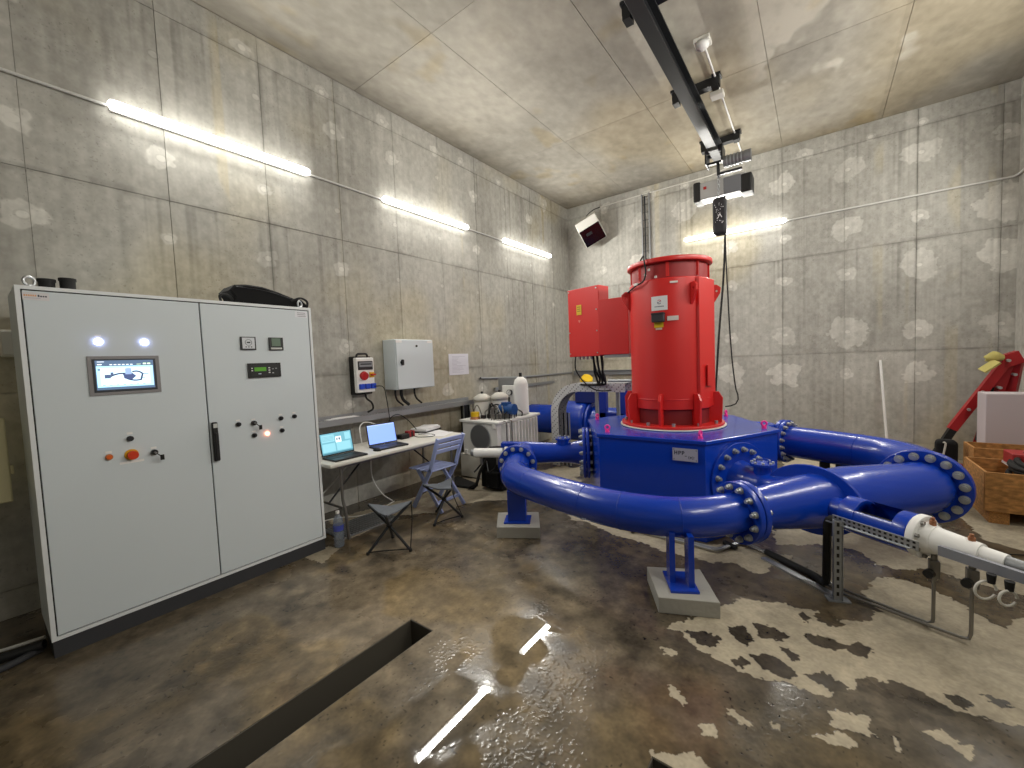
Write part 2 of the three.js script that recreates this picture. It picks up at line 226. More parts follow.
const WET=[[-0.1,-2.88,-0.07,-2.93,-0.03,-2.89,-0.05,-2.82],[-0.02,-2.95,0.06,-2.97,0.13,-2.91,0.06,-2.85,0.01,-2.87],[-0.07,-2.69,0.0,-2.72,0.07,-2.73,0.14,-2.71,0.08,-2.62,-0.01,-2.63],[0.12,-2.69,0.17,-2.78,0.24,-2.74,0.2,-2.65,0.14,-2.63],[-0.42,-2.54,-0.35,-2.61,-0.27,-2.5,-0.31,-2.42,-0.38,-2.47],[-0.31,-2.66,-0.23,-2.68,-0.12,-2.64,-0.16,-2.56,-0.25,-2.54],[-0.61,-2.36,-0.52,-2.42,-0.43,-2.42,-0.44,-2.32,-0.51,-2.3],[-0.37,-2.25,-0.32,-2.32,-0.27,-2.29,-0.3,-2.23],[-0.28,-2.36,-0.21,-2.41,-0.13,-2.39,-0.07,-2.33,-0.11,-2.27,-0.21,-2.28],[-0.17,-2.5,-0.12,-2.53,-0.07,-2.47,-0.1,-2.41],[-0.05,-2.35,0.03,-2.42,0.1,-2.37,0.12,-2.32,0.05,-2.29],[0.18,-2.42,0.23,-2.47,0.3,-2.43,0.26,-2.38],[0.3,-2.43,0.39,-2.48,0.45,-2.46,0.48,-2.41,0.4,-2.37],[0.45,-2.56,0.51,-2.57,0.56,-2.54,0.5,-2.48],[0.59,-2.64,0.65,-2.65,0.69,-2.61,0.63,-2.58],[0.22,-2.46,0.25,-2.5,0.25,-2.45]];{ // floor: wet concrete with dry patches, a drain trench and a sump cut into it
  const W = 1296, H = 2048, lx = LEN_B, lz = LEN_L, dryM = new Float32Array(W * H);
  const inside = (p, x, z) => { let c = false; for (let i = 0, j = p.length - 2; i < p.length; j = i, i += 2) if ((p[i + 1] > z) !== (p[j + 1] > z) && x < (p[j] - p[i]) * (z - p[i + 1]) / (p[j + 1] - p[i + 1]) + p[i]) c = !c; return c; };
  const fill = (polys, v, jit) => { for (const p of polys) {
    let x0 = 9, x1 = -9, z0 = 9, z1 = -99; for (let i = 0; i < p.length; i += 2) { x0 = Math.min(x0, p[i]); x1 = Math.max(x1, p[i]); z0 = Math.min(z0, p[i + 1]); z1 = Math.max(z1, p[i + 1]); }
    const i0 = Math.max(0, Math.floor((x0 - 0.1 - XL) / lx * W)), i1 = Math.min(W, Math.ceil((x1 + 0.1 - XL) / lx * W)), j0 = Math.max(0, Math.floor((z0 - 0.1 - ZB) / lz * H)), j1 = Math.min(H, Math.ceil((z1 + 0.1 - ZB) / lz * H));
    const big = Math.min(1, Math.max(x1 - x0, z1 - z0) * 1.8) * jit;
    for (let j = j0; j < j1; j++) for (let i = i0; i < i1; i++) { const x = XL + (i + 0.5) / W * lx, z = ZB + (j + 0.5) / H * lz; if (inside(p, x + (fbm(x * 11, z * 11, 3) - 0.5) * big + (vn(x * 60, z * 60) - 0.5) * 0.025, z + (fbm(x * 11 + 40, z * 11, 3) - 0.5) * big + (vn(x * 60 + 9, z * 60) - 0.5) * 0.025)) dryM[j * W + i] = v; }
  } };
  fill(DRY, 1, 0.09); fill(WET, -1, 0.09);
  const col = new Float32Array(W * H * 3), rgh = new Float32Array(W * H), bmp = new Float32Array(W * H);
  const blob = (x, z, cx, cz, rx, rz) => sst(1, 0.1, Math.hypot((x - cx) / rx, (z - cz) / rz) + (vn(x * 9, z * 9) - 0.5) * 0.7);
  for (let j = 0; j < H; j++) for (let i = 0; i < W; i++) {
    const x = XL + (i + 0.5) / W * lx, z = ZB + (j + 0.5) / H * lz, k = j * W + i;
    let d = Math.max(0, dryM[k]); const soak = dryM[k] < 0 ? 0.12 : 0; if (d < 1 && z < -4.2 && x < -2.2) d = sst(0.46, 0.56, fbm(x * 3, z * 3 + 8, 4));
    const f1 = fbm(x * 1.4 + 4, z * 1.4, 4), f2 = fbm(x * 18, z * 18, 3), f3 = vn(x * 90, z * 90), sand = sst(0.45, 0.62, fbm(x * 2.2 + 21, z * 2.2 + 3, 4));
    const silt = clamp(blob(x, z, -2.1, -1.9, 1.5, 1.5) * 1.3 + 0.6 * blob(x, z, -3.2, -0.6, 1.6, 1.6)), pit = sst(0.86, 0.95, vn(x * 75 + 3, z * 75)) * sst(0.4, 0.6, vn(x * 5, z * 5 + 2)), wv = 0.62 - soak + 0.3 * silt - 0.3 * pit + (f1 - 0.5) * 0.5 + (f2 - 0.5) * 0.34 + (f3 - 0.5) * 0.1, dv = 0.95 + (f1 - 0.5) * 0.3 + (f2 - 0.5) * 0.2 + (f3 - 0.5) * 0.1;
    const wr = 134 + 8 * sand, wg = 121 + 3 * sand, wb = 101 - 8 * sand;
    col[k * 3] = wr * wv * (1 - d) + 176 * dv * d; col[k * 3 + 1] = wg * wv * (1 - d) + 165 * dv * d; col[k * 3 + 2] = wb * wv * (1 - d) + 143 * dv * d;
    // standing water lies smooth, the film around it is broken by the coarse concrete
    const grit = Math.max(blob(x, z, -1.0, -1.5, 0.22, 0.6), blob(x, z, -1.58, -1.5, 0.2, 0.22), blob(x, z, -1.42, -2.1, 0.13, 0.16), blob(x, z, -0.9, -1.2, 0.3, 0.4), blob(x, z, -2.6, -0.9, 0.35, 0.5) * 0.5);
    const pud = sst(0, 0.55, Math.max(blob(x, z, -1.33, -1.2, 0.3, 0.6), blob(x, z, -1.35, -1.8, 0.26, 0.4), blob(x, z, -1.3, -0.85, 0.4, 0.5))), film = sst(0.35, 0.75, fbm(x * 1.7 + 70, z * 1.7 + 20, 3));
    rgh[k] = d > 0.5 ? 0.8 + 0.15 * (f2 - 0.5) : (0.17 + 0.14 * film + 0.14 * (f2 - 0.3) * film + 0.05 * grit) * (1 - pud) + 0.014 * pud;
    bmp[k] = 0.5 + (d > 0.5 ? (f2 - 0.5) * 0.35 + (f3 - 0.5) * 0.2 + 0.03 : ((f1 - 0.5) * 0.06 + (f2 - 0.5) * 0.1 * film) * (1 - pud) + (sst(0.55, 0.95, vn(x * 85, z * 85)) * (0.28 * grit + 0.03) - 0.04 * pit + (f3 - 0.5) * (0.05 * grit + 0.004)) * (1 - pud));
  }
  const map = dataTex(W, H, (i, j, o) => { const k = (j * W + i) * 3; o[0] = col[k]; o[1] = col[k + 1]; o[2] = col[k + 2]; }, true);
  const rb = dataTex(W, H, (i, j, o) => { const k = j * W + i; o[0] = bmp[k] * 255; o[1] = rgh[k] * 255; o[2] = 0; });
  const m = std({ map, roughnessMap: rb, roughness: 1, bumpMap: rb, bumpScale: 0.008 });
  const uvF = (g) => uvFrom(g, (x) => (x - XL) / lx, (x, y, z) => (z - ZB) / lz);
  const T = [-2.035, -1.835, -1.57, 0.75], S = [-0.525, 0.02, -1.525, -1.0];
  const hole = ([x0, x1, z0, z1]) => [[x0, -z0], [x0, -z1], [x1, -z1], [x1, -z0]];
  const top = extr([[XL - 0.2, -ZF - 0.2], [XR + 0.2, -ZF - 0.2], [XR + 0.2, -ZB + 0.2], [XL - 0.2, -ZB + 0.2]], 0.22, 0, [hole(T), hole(S)]); top.rotateX(-PI / 2); top.translate(0, -0.22, 0);
  struct('floor', [uvF(top), uvF(box(lx + 0.4, 0.2, ZF - ZB + 0.4, (XL + XR) / 2, -0.3, (ZF + ZB) / 2))], m);
  const lining = std({ color: 0x4c4840, roughness: 0.45 }); struct('trim_1', [box(0.006, 0.2, 2.3, T[0] + 0.002, -0.103, -0.41), box(0.006, 0.2, 2.3, T[1] - 0.002, -0.103, -0.41), box(0.2, 0.2, 0.006, -1.935, -0.103, T[2] + 0.002), box(0.2, 0.006, 2.3, -1.935, -0.199, -0.41)], lining);
  struct('trim_2', [box(0.006, 0.2, 0.52, S[0] + 0.002, -0.103, -1.262), box(0.54, 0.2, 0.006, -0.252, -0.103, S[2] + 0.002), box(0.54, 0.006, 0.52, -0.252, -0.199, -1.262)], lining);
  single('drain_pipe', 'dark grey pipe lying along the bottom of the floor trench', 'pipe', [cy(V(-1.885, -0.165, -1.5), V(-1.885, -0.165, 0.7), 0.035, 0.035, 14)], std({ color: 0x55575a, roughness: 0.3 }));
}

// ---------- lamps and conduits ----------
function wallLamp(c, dir, label, group) { // c centre of the tube, dir the way it faces
  const t = thing('tube_lamp', label, 'lamp', [c[0], c[1] - 0.05, c[2]], group, Math.atan2(dir[0], dir[1]));
  part(t, 'lamp_body', rbox(1.5, 0.066, 0.026, 0.008, 0, 0.05, -0.043), M.white);
  const g = new THREE.CapsuleGeometry(0.036, 1.46, 6, 16); g.rotateZ(PI / 2); part(t, 'diffuser', g.translate(0, 0.05, 0), M.glow, 'glowing white diffuser');
  // the half-round diffuser shines outwards, a little up and a little down
  for (const [y, z, rx, k] of [[0.05, 0.044, 0, 1], [0.083, 0.03, -0.85, 0.05], [0.017, 0.03, 0.6, 0.4]]) { const l = new THREE.RectAreaLight(LAMP_COLOR, LAMP_POWER * k, 1.48, 0.06); l.name = 'lamp_light'; l.position.set(0, y, z); l.rotation.order = 'YXZ'; l.rotation.set(rx ? -rx : 0, PI, 0); t.add(l); }
}
const LZ = [[-0.79, -2.32, 'the control cabinet'], [-3.22, -4.74, 'the folding table'], [-5.61, -7.16, 'the corner']];
wallLamp([-4.262, 3.63, -1.555], [1, 0], 'long lit tube lamp on the left wall above the control cabinet', 'wall tube lamps');
wallLamp([-4.262, 3.63, -3.98], [1, 0], 'lit tube lamp in the middle of the left wall, above the table', 'wall tube lamps');
wallLamp([-4.262, 3.63, -6.385], [1, 0], 'lit tube lamp on the left wall nearest the room corner', 'wall tube lamps');
wallLamp([-1.168, 3.63, -7.942], [0, 1], 'lit tube lamp on the back wall behind the chain hoist', 'wall tube lamps');
wallLamp([1.942, 3.63, -1.555], [-1, 0], 'lit tube lamp on the right wall outside the frame, ahead of the camera', 'wall tube lamps');
wallLamp([1.942, 3.63, -3.98], [-1, 0], 'lit tube lamp on the right wall outside the frame, middle of three', 'wall tube lamps');
wallLamp([1.942, 3.63, -6.2], [-1, 0], 'lit tube lamp on the right wall outside the frame, nearest the back wall', 'wall tube lamps');
const run = (name, label, a, b, r = 0.011, mat = M.conduit) => single(name, label, 'conduit', [cy(V(...a), V(...b), r, r, 10)], mat, 'lamp conduits');
run('conduit', 'grey conduit on the left wall running out of frame left of the cabinet lamp', [-4.3, 3.63, 0.12], [-4.3, 3.63, -0.79]);
run('conduit', 'thin grey conduit between the cabinet lamp and the middle left lamp', [-4.3, 3.63, -2.32], [-4.3, 3.63, -3.22]);
run('conduit', 'short grey conduit between the middle left lamp and the corner lamp', [-4.3, 3.63, -4.74], [-4.3, 3.63, -5.62]);
single('conduit', 'long grey conduit on the back wall right of its lamp, bending at the corner', 'conduit', [bent([[-0.4, 3.63, -7.98], [1.97, 3.62, -7.98], [1.978, 3.62, -7.2], [1.978, 3.63, -6.97]], 0.013, 0.05, 10)], M.conduit, 'lamp conduits');
// ---------- control cabinet ----------
{
  const FX = -3.46, c = thing('control_cabinet', 'large light grey two-door control cabinet with touch screen on black plinth', 'cabinet', [-3.71, 0, -1.005]);
  const Z0 = -0.2, Z1 = -1.81, ZM = -1.021;
  part(c, 'plinth', [box(0.47, 0.1, 1.6, -3.705, 0.05, -1.005)], M.plinth);
  part(c, 'body', [box(0.48, 2.0, 1.61, -3.72, 1.1, -1.005)], M.cabinet);
  part(c, 'gasket', [box(0.006, 1.98, 1.59, -3.479, 1.1, -1.005)], M.black);
  part(c, 'frame', [box(0.024, 0.02, 1.61, -3.472, 2.09, -1.005), box(0.024, 0.02, 1.61, -3.472, 0.11, -1.005), box(0.024, 1.96, 0.02, -3.472, 1.1, Z0 - 0.01), box(0.024, 1.96, 0.02, -3.472, 1.1, Z1 + 0.01)], M.cabinetEdge);
  const d1 = part(c, 'door', [rbox(0.02, 1.946, 0.792, 0.003, FX - 0.01, 1.1, (Z0 - 0.027 + ZM + 0.004) / 2)], M.cabinet);
  const d2 = part(c, 'door', [rbox(0.02, 1.946, 0.758, 0.003, FX - 0.01, 1.1, (ZM - 0.004 + Z1 + 0.027) / 2)], M.cabinet);
  for (const z of [-0.26, -1.755]) { const g = new THREE.TorusGeometry(0.025, 0.007, 8, 18); part(c, 'eye_bolt', [at(g, -3.53, 2.135, z, 0, PI / 2 + 0.5, 0), cy(V(-3.53, 2.1, z), V(-3.53, 2.115, z), 0.014)], M.zinc); }
  const fb = (z, y, w, h, d) => box(d, h, w, FX + d / 2, y, z), knob = (z, y, r, d, s = 18) => cy(V(FX, y, z), V(FX + d, y, z), r, r, s);
  const face = (parent, name, z, y, w, h, off, tex, glow, label) => part(parent, name, at(new THREE.PlaneGeometry(w, h), FX + off, y, z, 0, PI / 2, 0), glow ? std({ color: 0x000000, emissive: 0xffffff, emissiveMap: tex, emissiveIntensity: glow, roughness: 0.3 }) : std({ map: tex, roughness: 0.6 }), label);
  // left door
  part(d1, 'screen_bezel', [[fb(-0.611, 1.592, 0.33, 0.236, 0.008), 0x8c8a8c], [fb(-0.611, 1.592, 0.292, 0.2, 0.0095), 0x30343c]], vcMat(0.4));
  face(d1, 'touch_screen', -0.611, 1.595, 0.268, 0.178, 0.0105, canvasTex(402, 268, (g, w, h) => {
    g.fillStyle = '#46586e'; g.fillRect(0, 0, w, h); g.fillStyle = '#9fd2ee'; g.fillRect(6, 52, w - 12, h - 76);
    g.fillStyle = '#c6e4f4'; g.fillRect(30, 70, w - 60, h - 112); g.fillStyle = '#dfe8f0'; g.fillRect(14, 10, 46, 5); g.fillRect(14, 32, 30, 9); for (let i = 0; i < 6; i++) g.fillRect(94 + i * 28, 36, 19, 7);
    g.fillStyle = '#d9f2c0'; g.fillRect(326, 28, 24, 13); g.fillRect(358, 28, 22, 13); g.fillRect(280, 37, 30, 4);
    g.strokeStyle = '#2a3550'; g.lineWidth = 13; g.lineCap = 'round'; g.beginPath(); g.moveTo(80, 158); g.quadraticCurveTo(130, 118, 190, 122); g.stroke();
    g.beginPath(); g.moveTo(190, 160); g.quadraticCurveTo(240, 202, 304, 186); g.lineTo(318, 130); g.quadraticCurveTo(290, 96, 250, 108); g.stroke();
    g.fillStyle = '#3b4668'; g.beginPath(); g.moveTo(178, 128); g.lineTo(238, 112); g.lineTo(272, 150); g.lineTo(240, 182); g.lineTo(190, 172); g.fill();
    g.fillStyle = '#7f93b5'; g.fillRect(196, 82, 44, 50); g.beginPath(); g.ellipse(218, 82, 24, 9, 0, 0, 7); g.fill(); g.fillStyle = '#42506c'; g.fillRect(56, 130, 40, 34); g.fillRect(96, 110, 20, 26); g.fillRect(316, 126, 46, 7); g.fillRect(300, 164, 34, 6);
    g.fillStyle = '#5a6a80'; g.fillRect(14, 76, 18, 16); g.fillStyle = '#35507a'; for (let i = 0; i < 7; i++) g.fillRect(40 + i * 46, h - 44, 16, 4);
  }), 0.75, 'lit touch screen showing a drawing of the turbine and its pipes');
  for (const z of [-0.502, -0.712]) part(d1, 'indicator_light', [knob(z, 1.797, 0.02, 0.012), knob(z, 1.797, 0.013, 0.017)], std({ color: 0xd8dcff, emissive: 0xb9c2ff, emissiveIntensity: 2.2 }), 'lit white indicator lamp');
  part(d1, 'tag_plate', [fb(-0.502, 1.832, 0.028, 0.014, 0.002)], M.white); part(d1, 'tag_plate', [fb(-0.603, 1.226, 0.028, 0.014, 0.002)], M.white); part(d1, 'tag_plate', [fb(-0.501, 1.126, 0.028, 0.014, 0.002)], M.white); part(d1, 'tag_plate', [fb(-0.712, 1.113, 0.028, 0.014, 0.002)], M.white);
  part(d1, 'push_button', [[knob(-0.603, 1.194, 0.016, 0.018), 0x17191c], [knob(-0.603, 1.194, 0.012, 0.022), 0x2a2d33]], vcMat(0.35));
  part(d1, 'push_button', [[knob(-0.501, 1.098, 0.018, 0.012), 0xb87a50], [knob(-0.501, 1.098, 0.013, 0.017), 0xe0641c]], vcMat(0.4), 'orange push button');
  part(d1, 'emergency_stop', [[knob(-0.603, 1.092, 0.034, 0.006, 24), 0xe0a818], [knob(-0.603, 1.092, 0.022, 0.03), 0xb02010], [knob(-0.606, 1.09, 0.026, 0.038, 24), 0xd23a14]], vcMat(0.4), 'red emergency stop on yellow plate');
  const key = (p, z, y) => part(p, 'key_switch', [[knob(z, y, 0.018, 0.02), 0x17191c], [cy(V(FX + 0.02, y, z), V(FX + 0.035, y - 0.006, z - 0.006), 0.006), 0x888888], [box(0.006, 0.034, 0.02, FX + 0.045, y - 0.035, z - 0.03, 0, 0, 0), 0x101010], [cy(V(FX + 0.034, y - 0.004, z - 0.005), V(FX + 0.044, y - 0.03, z - 0.028), 0.003), 0x333333]], vcMat(0.4), 'key switch with a key hanging in it');
  key(d1, -0.712, 1.085);
  part(d1, 'name_strip', [fb(-0.603, 1.046, 0.115, 0.014, 0.002)], M.white);
  face(d1, 'maker_label', -0.274, 2.043, 0.098, 0.042, 0.0015, canvasTex(196, 84, (g, w, h) => { g.fillStyle = '#dcdadd'; g.fillRect(0, 0, w, h); g.fillStyle = '#e0a878'; for (let i = 0; i < 6; i++) g.fillRect(10 + i * 16, 24, 12, 20); g.fillStyle = '#3a3a48'; for (let i = 0; i < 4; i++) g.fillRect(112 + i * 18, i ? 30 : 22, 13, i ? 16 : 24); g.fillStyle = '#b8b4c4'; g.fillRect(12, 58, 120, 6); }), 0, 'small white maker label with orange and dark print');
  // right door
  part(d2, 'round_dial_meter', [[fb(-1.309, 1.795, 0.104, 0.1, 0.012), 0x202328], [fb(-1.309, 1.797, 0.084, 0.082, 0.016), 0xd9dde2], [at(new THREE.TorusGeometry(0.022, 0.0025, 6, 20), FX + 0.0165, 1.802, -1.309, 0, PI / 2, 0), 0x9aa0a8], [fb(-1.309, 1.802, 0.024, 0.01, 0.017), 0x2b3038], [fb(-1.291, 1.768, 0.01, 0.007, 0.017), 0x2b3038], [fb(-1.309, 1.768, 0.01, 0.007, 0.017), 0x2b3038], [fb(-1.327, 1.768, 0.01, 0.007, 0.017), 0x2b3038]], vcMat(0.45), 'white faced square meter in black frame');
  part(d2, 'display_meter', [[fb(-1.508, 1.793, 0.104, 0.1, 0.014), 0x16181a], [fb(-1.506, 1.806, 0.066, 0.062, 0.0165), 0x5f7663], [fb(-1.506, 1.757, 0.082, 0.013, 0.018), 0xc9ccc8]], vcMat(0.35), 'black square meter with green grey display');
  part(d2, 'protection_relay', [[fb(-1.41, 1.589, 0.234, 0.11, 0.016), 0x121315], [fb(-1.412, 1.588, 0.2, 0.088, 0.018), 0x1d2022], [fb(-1.376, 1.597, 0.083, 0.03, 0.02), 0x5fae2e], [fb(-1.318, 1.606, 0.01, 0.008, 0.021), 0xd8d8d8], [fb(-1.318, 1.588, 0.01, 0.008, 0.021), 0xd8d8d8], [fb(-1.44, 1.606, 0.012, 0.009, 0.021), 0xdddddd], [fb(-1.44, 1.588, 0.012, 0.009, 0.021), 0xdddddd], [fb(-1.44, 1.57, 0.012, 0.009, 0.021), 0xdddddd], [fb(-1.466, 1.597, 0.012, 0.008, 0.021), 0x8a8d90], [fb(-1.466, 1.566, 0.012, 0.008, 0.021), 0xb8bbbe], [fb(-1.49, 1.6, 0.012, 0.008, 0.021), 0x8a8d90], [fb(-1.37, 1.562, 0.02, 0.008, 0.021), 0xb8c8d8]], vcMat(0.35), 'black relay with green lit display and keys');
  for (const [z, y] of [[-1.203, 1.196], [-1.307, 1.189], [-1.304, 1.097], [-1.396, 1.095], [-1.505, 1.2], [-1.507, 1.1], [-1.611, 1.202]]) part(d2, 'tag_plate', [fb(z, y + 0.027, 0.026, 0.012, 0.002)], M.white);
  for (const [z, y] of [[-1.203, 1.194], [-1.304, 1.095], [-1.505, 1.198], [-1.507, 1.1], [-1.611, 1.2]]) part(d2, 'selector_knob', [[knob(z, y, 0.0165, 0.016), 0x14161a], [fb(z, y, 0.007, 0.026, 0.026), 0x22252b]], vcMat(0.35));
  key(d2, -1.307, 1.189);
  part(d2, 'indicator_light', [knob(-1.396, 1.093, 0.015, 0.014)], std({ color: 0xffd0c0, emissive: 0xff8f70, emissiveIntensity: 2 }), 'lit orange white indicator lamp');
  part(d2, 'door_handle', [[rbox(0.03, 0.28, 0.034, 0.008, FX + 0.015, 1.093, -1.05), 0x101113], [rbox(0.024, 0.2, 0.026, 0.008, FX + 0.036, 1.06, -1.05), 0x17181a], [fb(-1.05, 1.208, 0.024, 0.03, 0.034), 0xc8cac8]], vcMat(0.45), 'black swing handle with pale lock cap');
  face(d2, 'serial_label', -1.725, 2.04, 0.1, 0.05, 0.0015, canvasTex(160, 80, (g, w, h) => { g.fillStyle = '#e2e4ea'; g.fillRect(0, 0, w, h); g.fillStyle = '#6a6e78'; for (let j = 0; j < 3; j++) for (let i = 0; i < 10; i++) g.fillRect(28 + i * 11 + j * 3, 16 + j * 22, 8, 8); }), 0, 'small white label with three lines of print');
}
{ // things on and beside the cabinet
  const b = thing('shoulder_bag', 'black fabric bag lying on top of the grey cabinet', 'bag', [-3.68, 2.1, -1.54]);
  const g = extr([[0.01, 0.012], [0.03, 0.06], [0.0, 0.105], [0.03, 0.14], [0.1, 0.15], [0.22, 0.145], [0.34, 0.115], [0.46, 0.075], [0.52, 0.07], [0.565, 0.03], [0.55, 0.012]], 0.22, 0.012); g.rotateY(PI / 2); part(b, 'bag_body', g.translate(-3.8, 2.1, -1.27), M.fabric);
  part(b, 'strap', [tube([[-3.6, 2.115, -1.3], [-3.56, 2.16, -1.24], [-3.55, 2.165, -1.2], [-3.55, 2.15, -1.18], [-3.56, 2.11, -1.19]], 0.009, 6), tube([[-3.56, 2.16, -1.7], [-3.545, 2.19, -1.77], [-3.55, 2.165, -1.83], [-3.56, 2.11, -1.83]], 0.009, 6)], M.rubber);
  const z0 = part(b, 'zip', [tube([[-3.565, 2.235, -1.3], [-3.565, 2.225, -1.5], [-3.565, 2.18, -1.7]], 0.004, 5)], M.darkSteel);
  const stub = (z, top, collar, label) => { const t = thing('conduit_stub', label, 'conduit stub', [-3.72, 2.1, z]); part(t, 'sleeve', [cy(V(-3.72, 2.1, z), V(-3.72, top - 0.01, z), 0.034, 0.036, 20), cy(V(-3.72, top - 0.016, z), V(-3.72, top, z), 0.04, 0.04, 20)], M.rubber); if (collar) part(t, 'collar', cy(V(-3.72, 2.1, z), V(-3.72, 2.125, z), 0.046, 0.04, 20), std({ color: 0xd07a3a, roughness: 0.5 }), 'orange collar'); };
  stub(-0.343, 2.185, false, 'plain black conduit stub on the cabinet top, left of the orange-collared one'); stub(-0.43, 2.2, true, 'black conduit stub with orange collar on the cabinet top');
  const j = thing('junction_box', 'cream wall box at the left edge of the picture', 'box', [-4.06, 0.87, 0.08]);
  part(j, 'case', rbox(0.46, 0.48, 0.42, 0.012, -4.085, 1.12, 0.085), M.cream); part(j, 'lid', rbox(0.035, 0.5, 0.435, 0.01, -3.833, 1.12, 0.085), M.cream); part(j, 'latch', rbox(0.03, 0.05, 0.014, 0.004, -3.83, 1.06, -0.14), M.cream);
  const s = thing('switch_box', 'small grey box on the wall close behind the cabinet edge', 'box', [-4.32, 1.74, -0.215]); part(s, 'case', rbox(0.1, 0.175, 0.09, 0.01, -4.27, 1.83, -0.205), M.offwhite); part(s, 'cover', rbox(0.015, 0.15, 0.075, 0.005, -4.215, 1.83, -0.205), M.conduit);
  const cab = (pts, r, mat, label) => single('floor_cable', label, 'cable', [tube(pts, r, 8, 30)], mat, 'cables beside the cabinet plinth');
  cab([[-3.9, 0.03, 0.9], [-3.78, 0.03, 0.2], [-3.68, 0.03, -0.02], [-3.6, 0.05, -0.18]], 0.028, M.darkSteel, 'thick dark cable on the floor left of the cabinet plinth');
  cab([[-3.7, 0.022, 0.9], [-3.6, 0.022, 0.25], [-3.56, 0.022, 0.0], [-3.62, 0.022, -0.17]], 0.02, M.plinth, 'thinner black cable on the floor, nearest to the viewer beside the cabinet');
  cab([[-4.1, 0.02, 0.9], [-3.98, 0.02, 0.3], [-3.82, 0.02, 0.0], [-3.7, 0.05, -0.19]], 0.01, M.conduit, 'thin pale wire on the floor left of the cabinet');
}
